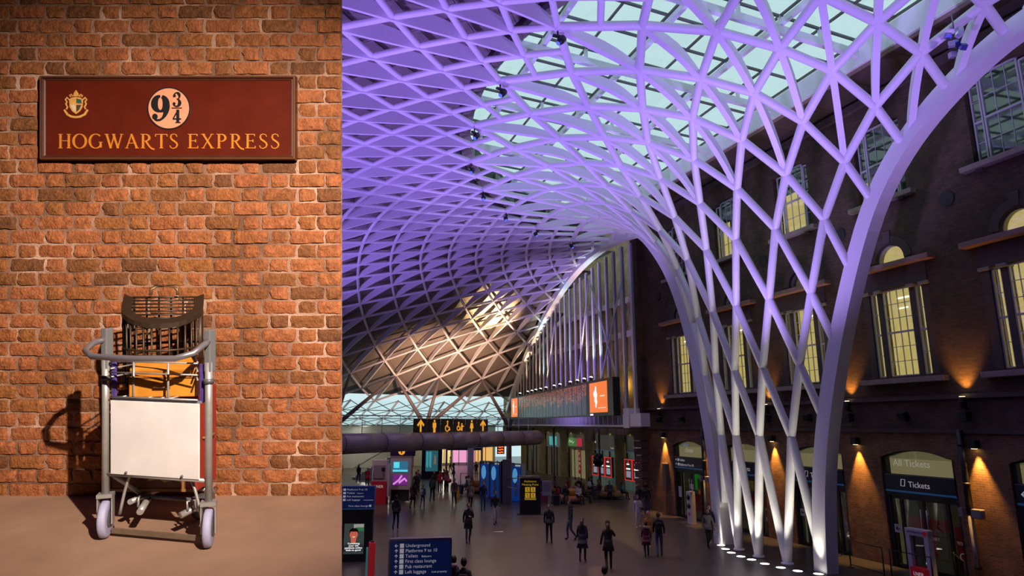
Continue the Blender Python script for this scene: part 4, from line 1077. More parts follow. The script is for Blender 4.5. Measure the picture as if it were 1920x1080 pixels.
# white speaker-like totem left of the close door, with two round ports
t = thing('white_totem', 'slim white totem with two black round ports beside the close door', 'totem', loc=St(31.45, -21.4), rz=RW)
MB().cbox((0, 0, .85), (.4, .3, 1.7), .02).build('totem_body', M('totem_white', (.55, .53, .57), .5), t)
for z in (1.4, .95): MB().lathe([(0, 0), (.15, 0), (.15, .012)], 18, (0, -.155, z), rot=Matrix.Rotation(pi / 2, 3, 'X')).build('port', black, t)
MB().b2((-.1, -.156, .5), (.1, -.148, .56)).b2((-.03, -.156, .42), (.03, -.148, .64)).build('pink_cross', M('cross_pink', (.4, .02, .12), .5), t)
MB().b2((.2, -.05, 1.7), (.24, .0, 2.1)).b2((.1, -.06, 1.85), (.38, -.04, 2.1)).build('small_sign', M('notice_paper'), t)
# in-ground lights round the funnel
for i, (x, y) in enumerate([(9.31, 30.49), (9.22, 29.6), (9.2, 28.79), (9.33, 28.0), (9.54, 27.38), (9.77, 26.6), (10.11, 25.92), (10.5, 25.35), (11.04, 24.87)]):
    t = thing('ground_light', 'round in-ground light glowing white at the funnel foot', 'lamp', loc=(x, y, 0), group='in-ground lights round the funnel')
    MB().lathe([(.22, 0), (.22, .012), (.17, .016)], 20).build('bezel', M('bezel_steel', (.3, .3, .3), .3, .8), t)
    MB().lathe([(0, .017), (.17, .017)], 20).build('lens', M('ground_lens', (1, 1, 1), .4, emit=(1, .93, .78), es=3.0), t)
    c = St(22.9, -19.6, 0); dd = (Vector((x, y, 0)) - c).normalized()
    spot('ground_beam', (x, y, .05), Vector((x, y, 0)) - dd * .9 + Vector((0, 0, 6)), 330, (1, .93, .74), 50, .8, .08)

# ================================================================ fin wall and departure board
def FM(a, off=0.0, z=0.0): return Matrix.Translation(Fin(a, off, z)) @ Matrix.Rotation(RF, 4, 'Z')
def arch_z(a):
    s, n = to_sn(Fin(a))
    for (p, q) in zip(EDGF[6:-1], EDGF[7:]):
        if p[0] <= s <= q[0]: return p[2] + (q[2] - p[2]) * (s - p[0]) / (q[0] - p[0])
    return 7.0
fw = thing('fin_screen', 'tall screen of white steel fins under the far edge arch above the departure board', 'screen', mw=FM(0))
finm = M('fin_white', (.66, .66, .70), .45)
# local x = -a
perf = M('fin_perforated', (.16, .15, .20), .5, var=.9, scale=9)
fa = [1.0 + 1.62 * i for i in range(25)]
for a in fa:
    z1 = arch_z(a) - .55
    if z1 < 7: continue
    MB().b2((-a - .15, -.06, 5.9), (-a + .15, .06, z1)).build('fin', finm, fw)
    MB().b2((-a + .16, -.02, 6.3), (-a + .42, .02, z1 - .1)).build('perforated_strip', perf, fw)
for a0, z0, a1, z1 in ((2.2, 6, 9, 16), (9, 6, 2.2, 15), (13, 8.5, 9.5, 16.5), (24, 8.5, 20, 15)):
    MB().tube([(-a0, -.16, z0), (-a1, -.16, z1)], .07, 6).build('tie_rod', finm, fw)
MB().b2((-2.35, -.35, 5.05), (-1.35, .4, 6.3)).build('end_bracket', finm, fw)
MB().b2((-1.4, -.3, 5.15), (.5, .3, 5.95)).build('end_ledge', finm, fw)
MB().b2((-41, .0, 5.3), (-1.2, .5, 5.9)).build('ledge_beam', finm, fw)
MB().b2((-41, -.3, 5.12), (-1.2, .5, 5.24)).build('ledge_flange', finm, fw)
for i in range(38): MB().b2((-2.6 - i - .04, -.28, 5.24), (-2.6 - i + .04, .02, 5.9)).build('stiffener', finm, fw)
bd = thing('departure_board', 'long black departure board with orange advert screens at both ends below white fins', 'board', mw=FM(0, .8))
blk = M('board_black', (.012, .012, .014), .4)
MB().cbox((-20.8, .25, 7.12), (35.8, .5, 2.55), .02).build('board_case', blk, bd)
orange = M('screen_orange', (.6, .15, .03), .5, emit=(1.0, .22, .045), es=.85); scw = M('screen_white', (1, 1, 1), .5, emit=(1, .98, .9), es=.9)
def board_mat():
    m = bpy.data.materials.new('board_rows'); m.use_nodes = True; nt = m.node_tree; b = nt.nodes['Principled BSDF']
    tc = nt.nodes.new('ShaderNodeTexCoord'); sp_ = nt.nodes.new('ShaderNodeSeparateXYZ'); nt.links.new(tc.outputs['Object'], sp_.inputs[0])
    cb = nt.nodes.new('ShaderNodeCombineXYZ')
    fx = nt.nodes.new('ShaderNodeMath'); fx.operation = 'MULTIPLY'; fx.inputs[1].default_value = 9.0; nt.links.new(sp_.outputs['X'], fx.inputs[0])
    fz = nt.nodes.new('ShaderNodeMath'); fz.operation = 'MULTIPLY'; fz.inputs[1].default_value = 9.5; nt.links.new(sp_.outputs['Z'], fz.inputs[0])
    fl = nt.nodes.new('ShaderNodeMath'); fl.operation = 'FLOOR'; nt.links.new(fz.outputs[0], fl.inputs[0]); f2_ = nt.nodes.new('ShaderNodeMath'); f2_.operation = 'FLOOR'; nt.links.new(fx.outputs[0], f2_.inputs[0])
    nt.links.new(f2_.outputs[0], cb.inputs[0]); nt.links.new(fl.outputs[0], cb.inputs[2])
    wn_ = nt.nodes.new('ShaderNodeTexWhiteNoise'); nt.links.new(cb.outputs[0], wn_.inputs['Vector'])
    gt = nt.nodes.new('ShaderNodeMath'); gt.operation = 'GREATER_THAN'; gt.inputs[1].default_value = .45; nt.links.new(wn_.outputs['Value'], gt.inputs[0])
    fr = nt.nodes.new('ShaderNodeMath'); fr.operation = 'FRACT'; nt.links.new(fz.outputs[0], fr.inputs[0]); g2 = nt.nodes.new('ShaderNodeMath'); g2.operation = 'GREATER_THAN'; g2.inputs[1].default_value = .5; nt.links.new(fr.outputs[0], g2.inputs[0])
    # rows are mostly near the top of each list
    n3 = nt.nodes.new('ShaderNodeTexNoise'); n3.inputs['Scale'].default_value = .7; nt.links.new(tc.outputs['Object'], n3.inputs['Vector'])
    a1 = nt.nodes.new('ShaderNodeMath'); a1.operation = 'MULTIPLY_ADD'; a1.inputs[1].default_value = 3.0; a1.inputs[2].default_value = 5.6; nt.links.new(n3.outputs['Fac'], a1.inputs[0])
    g3 = nt.nodes.new('ShaderNodeMath'); g3.operation = 'GREATER_THAN'; nt.links.new(sp_.outputs['Z'], g3.inputs[0]); nt.links.new(a1.outputs[0], g3.inputs[1])
    m1 = nt.nodes.new('ShaderNodeMath'); m1.operation = 'MULTIPLY'; nt.links.new(gt.outputs[0], m1.inputs[0]); nt.links.new(g2.outputs[0], m1.inputs[1])
    m2 = nt.nodes.new('ShaderNodeMath'); m2.operation = 'MULTIPLY'; nt.links.new(m1.outputs[0], m2.inputs[0]); nt.links.new(g3.outputs[0], m2.inputs[1])
    m3 = nt.nodes.new('ShaderNodeMath'); m3.operation = 'MULTIPLY'; m3.inputs[1].default_value = .42; nt.links.new(m2.outputs[0], m3.inputs[0])
    b.inputs['Base Color'].default_value = (.055, .065, .06, 1); b.inputs['Roughness'].default_value = .25
    b.inputs['Emission Color'].default_value = (1, .22, .03, 1); nt.links.new(m3.outputs[0], b.inputs['Emission Strength'])
    return m
BM = board_mat()
for i in range(20):
    x0 = -8.75 - i * 1.27; MB().b2((x0 - 1.17, -.012, 5.95), (x0, .02, 8.25)).build('display', BM, bd)
fig = [(-.35, .55), (-.1, .75), (0, 1.15), (.12, .95), (.22, 1.0), (.2, .6), (.4, .25), (.25, -.1), (.38, -.45), (.2, -.7), (.1, -1.0), (-.1, -.85), (-.08, -.5), (-.3, -.35), (-.2, -.05), (-.45, .2), (-.5, .55), (-.4, .35)]
for cx, w in ((-6.0, 3.9), (-36.6, 3.6)):
    s_ = MB().b2((cx - w / 2, -.014, 6.1), (cx + w / 2, .02, 8.22)).build('advert_screen', orange, bd)
    MB().poly([(cx - w * .14 + p[0] * 1.0, 7.15 + p[1] * .75) for p in fig], -.022, -.012).build('white_figure', scw, s_)
    MB().b2((cx + w * .12, -.022, 7.2), (cx + w * .36, -.012, 7.26)).build('caption', scw, s_)
    MB().b2((cx - w * .02, -.022, 6.4), (cx + w * .42, -.012, 6.43)).build('caption', scw, s_)
    MB().b2((cx - w / 2, -.013, 5.87), (cx + w / 2, .0, 6.07)).build('base_strip', M('strip_grey', (.09, .09, .08), .5), bd)
    if cx > -10: MB().b2((cx - w * .48, -.02, 5.9), (cx - w * .3, -.01, 6.02)).build('maker_plate', scw, bd)
for i, (a, col) in enumerate([(7.3, (.8, 1, .95)), (9, (.8, 1, .95)), (10.8, (1, .75, .55)), (12.8, (1, .7, .5)), (16, (.6, 1, .95)), (18, (1, .8, .5)), (21, (1, .75, .45)), (23.2, (1, .75, .5)), (25.2, (.6, 1, .95)), (27, (1, .8, .5)), (29, (1, .75, .45)), (33, (1, .7, .4))]):
    t = thing('strip_spot', 'small bright spotlight on top edge of the departure board', 'lamp', loc=Fin(a, .9, 8.4), rz=RF, group='spotlights along the departure board')
    MB().lathe([(.05, -.12), (.12, -.1), (.13, .1), (.1, .12)], 10, (0, 0, .14), rot=Matrix.Rotation(-.35, 3, 'X')).build('spot_can', blk, t)
    MB().ball((0, .03, .25), .13, 8, 5, (1, 1, .6)).build('spot_lens', M('spot_lens', (1, 1, 1), .4, emit=(1, .93, .85), es=5.0), t)
    spot('fin_beam', Fin(a, .75, 8.75), Fin(a, -.1, 14), 1800, col, 36, .9, .06)
# ================================================================ shop fronts under the fins
def SM(s): return Matrix.Translation(St(s, SHOP_N, 0)) @ Matrix.Rotation(RW, 4, 'Z')
trim4 = struct('trim_4', loc=St(0, SHOP_N, 0), rz=RW)
for s in (44.65, 50.55, 56.45, 62.35, 68.25, 74.1):
    MB().b2((-s - .9, -.15, 0), (-s + .9, -.01, 5.0)).build('brick_pier', YELLOW, trim4)
MB().b2((-82, -.1, 4.35), (-37, .3, 5.0)).build('brick_head', YELLOW, trim4)
MB().b2((-82, -3.2, 4.95), (-37, -.01, 5.05)).build('canopy_soffit', M('canopy_dark', (.05, .045, .04), .8), trim4)
tealg = M('shop_teal', (.06, .10, .09), .3, emit=(.12, .20, .17), es=.18)
shops = [(47.6, 'blue bank of two red cash machines next to the range corner', 'Cash machines'), (53.5, 'dark shop front with three red cash machines', 'Tickets'), (59.4, 'shop front with green and red fascia', 'green'), (65.3, 'narrow shop front with teal sign', 'teal'), (71.2, 'dark narrow shop front by the footbridge end', 'x')]
cashred = M('cash_red', (.6, .01, .02), .4, emit=(1, .02, .03), es=.55); scr = M('cash_screen', (.1, .12, .14), .3, emit=(.35, .42, .5), es=.5)
for s, lab, kd in shops:
    t = thing('shop_front', lab, 'shop front', mw=SM(s)); hw = 2.04
    MB().b2((-hw, .1, 0), (hw, .2, 4.35)).build('back_wall', tealg if kd in ('Cash machines', 'Tickets') else INTD, t)
    MB().b2((-hw, -.05, 3.0), (hw, .1, 4.35)).build('fascia', navy if kd != 'green' else black_fr, t)
    MB().b2((-hw, -.06, 2.95), (hw, .05, 3.03)).build('fascia_edge', bluest if kd != 'green' else black_fr, t)
    for x in (-hw, -.7, .7, hw): MB().b2((x - .05, .0, 0), (x + .05, .12, 3.0)).build('mullion', black_fr, t)
    if kd == 'Cash machines': text('Cash machines', .36, t, (-.7, -.06, 3.3), wht)
    if kd == 'Tickets':
        MB().b2((-1.9, -.07, 3.6), (-1.7, -.05, 3.75)).build('icon', wht, t); text('Toilets', .24, t, (1.1, -.06, 3.15), wht)
    if kd == 'green':
        MB().b2((-hw + .1, -.08, 3.15), (0, -.05, 3.95)).build('green_sign', M('fascia_green', (.03, .12, .03), .5, emit=(.05, .22, .05), es=.5), t)
        MB().stroke([(-1.7, 3.5), (-1.5, 3.75), (-1.3, 3.5), (-1.05, 3.65), (-.8, 3.45), (-.5, 3.6)], .1, -.1, -.08).build('script_mark', wht, t)
        MB().b2((.05, -.08, 3.15), (1.25, -.05, 3.95)).build('red_sign', M('fascia_red', (.35, .01, .03), .5, emit=(.5, .01, .05), es=.5), t)
        rp = MB().b2((.3, -.04, .6), (.85, .0, 2.9)).build('red_banner', red, t)
        for k, ch in enumerate('PUMA'): text(ch, .42, rp, (.42, -.05, 2.3 - k * .45), wht)
        MB().b2((-1.4, .05, .2), (1.9, .09, 2.8)).build('lit_interior', INT, t)
    if kd == 'teal': MB().b2((-1.0, -.08, 3.1), (1.0, -.05, 4.0)).build('teal_sign', M('fascia_teal', (.02, .22, .22), .5, emit=(.05, .5, .5), es=.5), t)
    xs = {'Cash machines': (-1.2, .1), 'Tickets': (-1.35, -.1, 1.15)}.get(kd, ())
    for x in xs:
        m_ = thing('cash_machine', 'red-framed cash machine in the ' + ('two-machine bank by the range corner' if kd == 'Cash machines' else 'three-machine front'), 'cash machine', mw=SM(s) @ Matrix.Translation((x, -.24, 0)), group='cash machines ' + kd)
        MB().b2((-.6, -.1, .0), (.6, .12, .75)).build('plinth', tealg, m_); MB().b2((-.6, -.1, .75), (.6, .12, 2.45)).build('case', blk, m_)
        fr_ = MB()
        for xx in (-.58, .58): fr_.b2((xx - .03, -.13, .75), (xx + .03, -.09, 2.45))
        for zz in (.78, 2.42): fr_.b2((-.58, -.13, zz - .03), (.58, -.09, zz + .03))
        fr_.build('red_frame', cashred, m_)
        MB().b2((-.25, -.12, 2.0), (.15, -.09, 2.1)).b2((-.35, -.12, 1.62), (.3, -.09, 1.74)).build('white_label', scw, m_)
        MB().poly([(-.1, 2.15), (.1, 2.15), (0, 2.35)], -.12, -.09).build('red_mark', cashred, m_)
        MB().b2((-.35, -.12, 1.0), (.35, -.09, 1.5)).build('screen', scr, m_)
    for x in (-1.2, 1.2): spot('shop_downlight', St(s - x, SHOP_N + .5, 4.8), St(s - x, SHOP_N - .05, 2.5), 60, (1, .8, .25), 80, .8, .05)
for s in (52.3, 62.4, 68.3):
    t = thing('slim_column', 'slim grey steel column in front of the yellow brick shop piers', 'column', loc=St(s, SHOP_N + 1.2), group='slim columns before the shops')
    MB().tube([(0, 0, 0), (0, 0, 5.1)], .11, 10).build('shaft', M('column_grey', (.30, .29, .31), .4, .3), t); MB().lathe([(.2, 0), (.2, .03), (.12, .05)], 14).build('base', black_fr, t)
# ================================================================ far end: glass skirt, tree columns, footbridge, back walls
sk = struct('window_20', loc=St(LS0, LN0 + 6, 0))
SKR = [56.35, 58.6, 61.0, 63.5]; SKZ = [7.95, 6.9, 5.95, 5.15]
def SKP(i, k):
    th = LTH + (k - 2.5) * LDL
    return LI @ St(LS0 + SKR[i] * sin(th), LN0 + SKR[i] * cos(th), SKZ[i])
thin = M('skirt_bar', (.09, .09, .095), .5)
k = 5.0
while k < 10.2:
    for i in range(3):
        k2 = k + .25
        if inside(St(0, 0, 0) + SKP(i, k) - LI @ Vector((0, 0, 0)), 3):
            MB().add([SKP(i, k), SKP(i, k2), SKP(i + 1, k2), SKP(i + 1, k)], [(0, 1, 2, 3), ]).build('pane', skyglass, sk)
            MB().tube([SKP(i, k), SKP(i + 1, k2)], .05, 5).build('skirt_bar', thin, sk); MB().tube([SKP(i, k2), SKP(i + 1, k)], .04, 5).build('skirt_bar', thin, sk)
            MB().tube([SKP(i + 1, k), SKP(i + 1, k2)], .045, 5).build('skirt_bar', thin, sk)
    MB().tube([SKP(0, k), SKP(1, k), SKP(2, k), SKP(3, k)], .13, 6).build('skirt_rib', whsteel, sk)
    k += .25
# tree columns carrying the rim
darkst = M('tree_steel', (.20, .17, .19), .45)
NODE = lambda k: LN(29, k, -.1)
for ti, (kt, ends, lab) in enumerate([(8.9, (8.5, 9.0, 9.5), 'grey branching tree column behind the pictogram strip on the footbridge'), (9.85, (9.5, 10.0), 'grey branching tree column beside the departure board end'), (7.9, (7.5, 8.0, 8.5), 'grey branching tree column at the open end of the footbridge')]):
    th = LTH + (kt - 2.5) * LDL; r = 52.0; base = St(LS0 + r * sin(th), LN0 + r * cos(th), 0)
    t = thing('tree_column', lab, 'column', loc=base)
    MB().tube([(0, 0, 0), (0, 0, 4.9)], .32, 12).build('trunk', darkst, t)
    MB().lathe([(.5, 0), (.5, .06), (.34, .1)], 16).build('base', darkst, t)
    MB().lathe([(.2, 4.6), (.42, 4.75), (.42, 5.1), (.2, 5.3)], 14).build('crown_node', darkst, t)
    for ke in ends:
        e = NODE(ke) - base; MB().tube([(0, 0, 4.95), tuple(e)], [.26, .13], 10).build('branch', darkst, t)
# footbridge: a round-edged deck curving in from the left
brm = M('bridge_metal', (.32, .27, .27), .35, .2, var=.2, scale=1.5)
path = []
P0, P1, P2 = Vector((-17.5, 20.5, 0)), Vector((-6.5, 37.5, 0)), Vector((1.9, 49.6, 0))
for i in range(25):
    t_ = i / 24; path.append(P0 * (1 - t_) ** 2 + P1 * 2 * t_ * (1 - t_) + P2 * t_ ** 2 + Vector((0, 0, 4.3)))
bridge = thing('footbridge', 'dark grey round-edged footbridge deck curving across the far hall under the roof rim', 'bridge', loc=(0, 0, 0))
for i in range(0, 24, 2): MB().tube(path[i:i + 3], .52, 16, cap=True).build('edge_segment', brm, bridge)
for i in range(2, 24, 2):
    d = (path[i + 1] - path[i - 1]).normalized(); MB().tube([path[i] - d * .02, path[i] + d * .02], .528, 16).build('joint_ring', M('joint_dark', (.03, .03, .03), .5), bridge)
side = Vector((-.86, .5, 0))
dk = MB(); n = len(path)
dk.add([p + Vector((0, 0, .25)) for p in path] + [p + side * 3.2 + Vector((0, 0, .25)) for p in path] + [p + Vector((0, 0, -.2)) for p in path] + [p + side * 3.2 + Vector((0, 0, -.2)) for p in path],
       [(i, i + 1, n + i + 1, n + i) for i in range(n - 1)] + [(2 * n + i + 1, 2 * n + i, 3 * n + i, 3 * n + i + 1) for i in range(n - 1)] + [(n + i, n + i + 1, 3 * n + i + 1, 3 * n + i) for i in range(n - 1)])
dk.build('deck', M('deck_grey', (.10, .09, .09), .6), bridge)
MB().tube([p + Vector((0, 0, 1.45)) for p in path], .03, 6).build('hand_rail', M('rail_steel', (.4, .4, .42), .3, .8), bridge)
balg = glass('balustrade_glass', (.88, .9, .9), .06)
for i in range(24):
    a, b = path[i] + Vector((0, 0, .5)), path[i + 1] + Vector((0, 0, .5)); up = Vector((0, 0, .92)); a2, b2 = a.lerp(b, .02), a.lerp(b, .98)
    MB().add([a2, b2, b2 + up, a2 + up], [(0, 1, 2, 3)]).build('glass_panel', balg, bridge)
    MB().tube([a, a + up], .02, 5).build('baluster', M('rail_steel'), bridge)
for i, x in enumerate((3, 9, 15, 21)):
    p = path[x]; t = thing('bridge_post', 'round grey column carrying the footbridge', 'column', loc=(p.x - 3.2, p.y + 9, 0), group='columns under the footbridge')
    MB().tube([(0, 0, 0), (0, 0, 3.95)], .26, 12).build('shaft', M('bridge_post', (.5, .5, .48), .5), t); MB().lathe([(.36, 0), (.36, .04), (.29, .08)], 14).build('base', black_fr, t)
# pictogram strip on the bridge: six black panels with amber pictograms
amber = M('picto_amber', (.7, .28, .02), .5, emit=(1, .42, .03), es=.75); pblk = M('picto_black', (.008, .008, .009), .35)
pu = [path[12].lerp(path[13], .0), path[18]]
i0 = 0
def bridge_at(xq):
    for a, b in zip(path[:-1], path[1:]):
        if a.x <= xq <= b.x: return a.lerp(b, (xq - a.x) / (b.x - a.x))
    return path[-1]
A_, B_ = bridge_at(-5.75), bridge_at(-1.62)
dv = (B_ - A_); rz_ = atan2(dv.y, dv.x); wp = dv.length / 6
NM = ['up arrow', 'standing man', 'wheelchair', 'carer and wheelchair', 'woman', 'up arrow']
def picto(mb, kind, s=.36):
    c = 0.0
    if kind == 'up arrow':
        mb.stroke([(0, -.9 * s), (0, .7 * s)], .36 * s, -.05, -.03); mb.stroke([(-.75 * s, .1 * s), (0, .9 * s), (.75 * s, .1 * s)], .36 * s, -.052, -.03)
    elif kind in ('standing man', 'woman'):
        mb.poly(arc(0, .85 * s, .2 * s, .2 * s, 0, 330, 11), -.05, -.03)
        if kind == 'woman': mb.poly([(-.28 * s, .55 * s), (.28 * s, .55 * s), (.5 * s, -.4 * s), (.18 * s, -.4 * s), (.18 * s, -1.0 * s), (-.18 * s, -1.0 * s), (-.18 * s, -.4 * s), (-.5 * s, -.4 * s)], -.05, -.03)
        else: mb.poly([(-.42 * s, .58 * s), (.42 * s, .58 * s), (.42 * s, -.25 * s), (.25 * s, -.25 * s), (.25 * s, -1.05 * s), (-.25 * s, -1.05 * s), (-.25 * s, -.25 * s), (-.42 * s, -.25 * s)], -.05, -.03)
    else:
        x0 = -.35 * s if kind.startswith('carer') else 0; q = .75 if kind.startswith('carer') else 1
        mb.poly(arc(x0, .75 * s * q, .17 * s, .17 * s, 0, 330, 11), -.05, -.03)
        mb.stroke(arc(x0 - .05 * s, -.35 * s, .5 * s * q, .5 * s * q, 110, 350, 16), .15 * s, -.05, -.03)
        mb.stroke([(x0, .55 * s * q), (x0, -.15 * s), (x0 + .45 * s * q, -.15 * s), (x0 + .65 * s * q, -.7 * s)], .18 * s, -.052, -.03)
        if kind.startswith('carer'):
            mb.poly(arc(.55 * s, .35 * s, .15 * s, .15 * s, 0, 330, 11), -.05, -.03); mb.poly([(.35 * s, .15 * s), (.75 * s, .15 * s), (.7 * s, -.8 * s), (.4 * s, -.8 * s)], -.05, -.03)
            mb.stroke([(.75 * s, 0), (1.15 * s, -.05 * s)], .14 * s, -.05, -.03)
for i in range(6):
    c = A_ + dv * ((i + .5) / 6)
    t = thing('pictogram_panel', 'black panel with amber %s on the footbridge rail%s' % (NM[i], '' if NM[i] != 'up arrow' else (', beside the standing man' if i == 0 else ', beside the woman')), 'sign', loc=Vector((c.x, c.y, 4.62)), rz=rz_)
    MB().cbox((0, .0, .5), (wp * .95, .05, .95), .01).build('panel_face', pblk, t)
    b = MB(); picto(b, NM[i]); b.v = [(x, y, z + .55) for x, y, z in b.v]; b.build('pictogram', amber, t)
    if NM[i] == 'up arrow': text('Toilets', .13, t, (0, -.03, .1), amber, align='CENTER')
    for x in (-wp * .4, wp * .4): MB().tube([(x, .03, -.1), (x, .03, .1)], .02, 5).build('bracket', black_fr, t)
# back of the hall: perimeter walls and mezzanine
def ring_wall(name, r, k0, k1, z0, z1, m, step=.5):
    o = struct(name, loc=St(LS0, LN0 + 6, 0)); b = MB(); q = k0; pts = []
    while q <= k1 + 1e-6:
        th = LTH + (q - 2.5) * LDL; pts.append((LI @ St(LS0 + r * sin(th), LN0 + r * cos(th), 0), LI @ St(LS0 + (r + .4) * sin(th), LN0 + (r + .4) * cos(th), 0))); q += step
    for a, c in zip(pts[:-1], pts[1:]):
        V_ = [a[0], c[0], c[1], a[1]]; b.add([p + Vector((0, 0, z0)) for p in V_] + [p + Vector((0, 0, z1)) for p in V_], [(0, 1, 5, 4), (1, 2, 6, 5), (2, 3, 7, 6), (3, 0, 4, 7), (4, 5, 6, 7), (3, 2, 1, 0)])
    b.build('wall_face', m, o); return o
ring_wall('wall_back', 56.6, -7.0, 5.0, 0, 8.9, M('back_wall', (.16, .14, .13), .8, var=.2, scale=.5))
ring_wall('wall_perimeter', 63.6, 5.0, 10.4, 0, 5.2, M('perimeter_wall', (.34, .33, .29), .8, var=.2, scale=.5))
mz = MB(); q = 5.0; pts = []
while q <= 10.05:
    th = LTH + (q - 2.5) * LDL; pts.append([St(LS0 + r * sin(th), LN0 + r * cos(th), 0) for r in (54.0, 63.4)]); q += .25
for a, c in zip(pts[:-1], pts[1:]):
    V_ = [a[0], c[0], c[1], a[1]]; mz.add([p + Vector((0, 0, 3.75)) for p in V_] + [p + Vector((0, 0, 4.15)) for p in V_], [(0, 1, 5, 4), (1, 2, 6, 5), (2, 3, 7, 6), (3, 0, 4, 7), (4, 5, 6, 7), (3, 2, 1, 0)])
mzo = mz.build('floor', M('mezzanine_white', (.5, .5, .47), .6)); mzo['kind'] = 'structure'
warmw = (1, .93, .74)
CL = M('ceiling_lamp', (1, 1, 1), .5, emit=(1, .95, .82), es=6)
for i, (r, k_) in enumerate([(57, 7.5), (57, 8.1), (57, 8.7), (57, 9.3), (61, 7.8), (61, 8.6), (61, 9.4), (55.5, 6.9)]):
    th = LTH + (k_ - 2.5) * LDL; p = St(LS0 + r * sin(th), LN0 + r * cos(th), 3.72)
    t = thing('ceiling_light', 'round white light under the far mezzanine', 'lamp', loc=p, group='lights under the far mezzanine')
    MB().lathe([(.3, .03), (.3, -.03), (.26, -.05)], 16).build('rim', framew, t); MB().lathe([(0, -.052), (.26, -.052)], 16).build('diffuser', CL, t)
    point('ceiling_light_glow', p - Vector((0, 0, .3)), 130, warmw, .3)
for i, k_ in enumerate((7.4, 7.7, 8.0, 8.3, 8.6)):
    th = LTH + (k_ - 2.5) * LDL; p = St(LS0 + 62.0 * sin(th), LN0 + 62.0 * cos(th), 5.05)
    t = thing('pendant_light', 'wide white pendant light above the far mezzanine', 'lamp', loc=p, group='pendants above the far mezzanine')
    MB().lathe([(.05, .45), (.08, .3), (.75, .12), (.8, 0), (.7, -.02)], 18).build('shade', framew, t); MB().lathe([(0, -.025), (.68, -.025)], 18).build('diffuser', CL, t)
    MB().tube([(0, 0, .4), (0, 0, 1.0)], .02, 5).build('stem', framew, t)
# lit shop windows and stair wall along the perimeter
for i, (k_, w_, col, lab) in enumerate([(9.65, 3.2, (1, .35, .75), 'pink lit gift shop window with hanging signs'), (9.42, 2.6, (1, .70, .22), 'yellow lit shop window beside the gift shop'), (9.05, 2.2, (1, .62, .2), 'amber lit corridor opening'), (9.85, 3.0, (1, .55, .12), 'amber lit restaurant window under the bridge end')]):
    th = LTH + (k_ - 2.5) * LDL; p = St(LS0 + 63.2 * sin(th), LN0 + 63.2 * cos(th), 0)
    t = thing('shop_window', lab, 'shop window', loc=p, rz=atan2(p.y, p.x) - pi / 2)
    MB().b2((-w_ / 2, -.05, .3), (w_ / 2, .0, 3.2)).build('lit_display', M('glow_%d' % i, (.4, .3, .2), .6, emit=col, es=.7), t)
    for x in (-w_ / 2, -w_ / 6, w_ / 6, w_ / 2): MB().b2((x - .04, -.12, 0), (x + .04, -.05, 3.3)).build('mullion', black_fr, t)
    MB().b2((-w_ / 2, -.12, 3.2), (w_ / 2, -.02, 3.4)).build('head', black_fr, t)
    for q in range(5): MB().box((-w_ * .4 + q * w_ * .2, -.09, 2.5 + .2 * (q % 2)), (w_ * .12, .04, .5)).build('hanging_sign', [red, wht, M('sign_pink', (.5, .05, .3), .5, emit=(.8, .1, .5), es=.5)][q % 3], t)

# ================================================================ kiosks, signs and boards on the concourse
def sign_text(t, rows, x, z0, dz, size, m, y, arrows=None):
    for i, row in enumerate(rows):
        z = z0 - i * dz
        MB().b2((x - size * 1.25, y, z - size * .12), (x - size * .35, y + .01, z + size * .78)).build('icon', wht, t)
        a = x - size * 2.0; az = z + size * .33; b = MB(); q = size * .33
        if (arrows or 'u')[i % len(arrows or 'u')] == 'l': b.stroke([(a + q, az), (a - q, az)], size * .13, y, y + .01).stroke([(a, az + q), (a - q, az), (a, az - q)], size * .13, y - .001, y + .01)
        else: b.stroke([(a, az - q), (a, az + q)], size * .13, y, y + .01).stroke([(a - q, az), (a, az + q), (a + q, az)], size * .13, y - .001, y + .01)
        b.build('arrow', wht, t)
        parts = row.split('|'); o = text(parts[0], size, t, (x, y + .005, z), m)
        if len(parts) > 1: text(parts[1], size * .6, t, (x + size * .62 * len(parts[0]) * .74 + size * .2, y + .005, z), m)
navb = M('sign_royal', (.009, .022, .10), .35, emit=(.008, .02, .12), es=.2); greyp = M('sign_edge', (.22, .20, .25), .4, .3)
# Underground direction board (stands 15 m off, its top 1.9 m below the eye)
t = thing('direction_board', 'dark blue direction board starting with Underground, grey edged', 'sign', loc=(-2.08, 15.6, 0), rz=radians(9))
MB().cbox((0, .08, 1.35), (1.36, .12, 2.7), .01).build('board_face', navb, t)
MB().cbox((-.695, .07, 1.36), (.04, .17, 2.72), .008).build('board_edge', M('edge_tan', (.20, .16, .12), .5), t); MB().cbox((.695, .07, 1.36), (.03, .17, 2.72), .008).build('board_edge', greyp, t)
MB().cbox((0, .08, 2.725), (1.4, .2, .05), .01).build('board_cap', greyp, t)
sign_text(t, ['Underground', 'Platforms 9 to 10', 'Toilets| Babycare', 'First class lounge', 'Pub restaurant', 'Left luggage| Lost property'], -.34, 2.56, .112, .102, wht, .012, 'luuuuu')
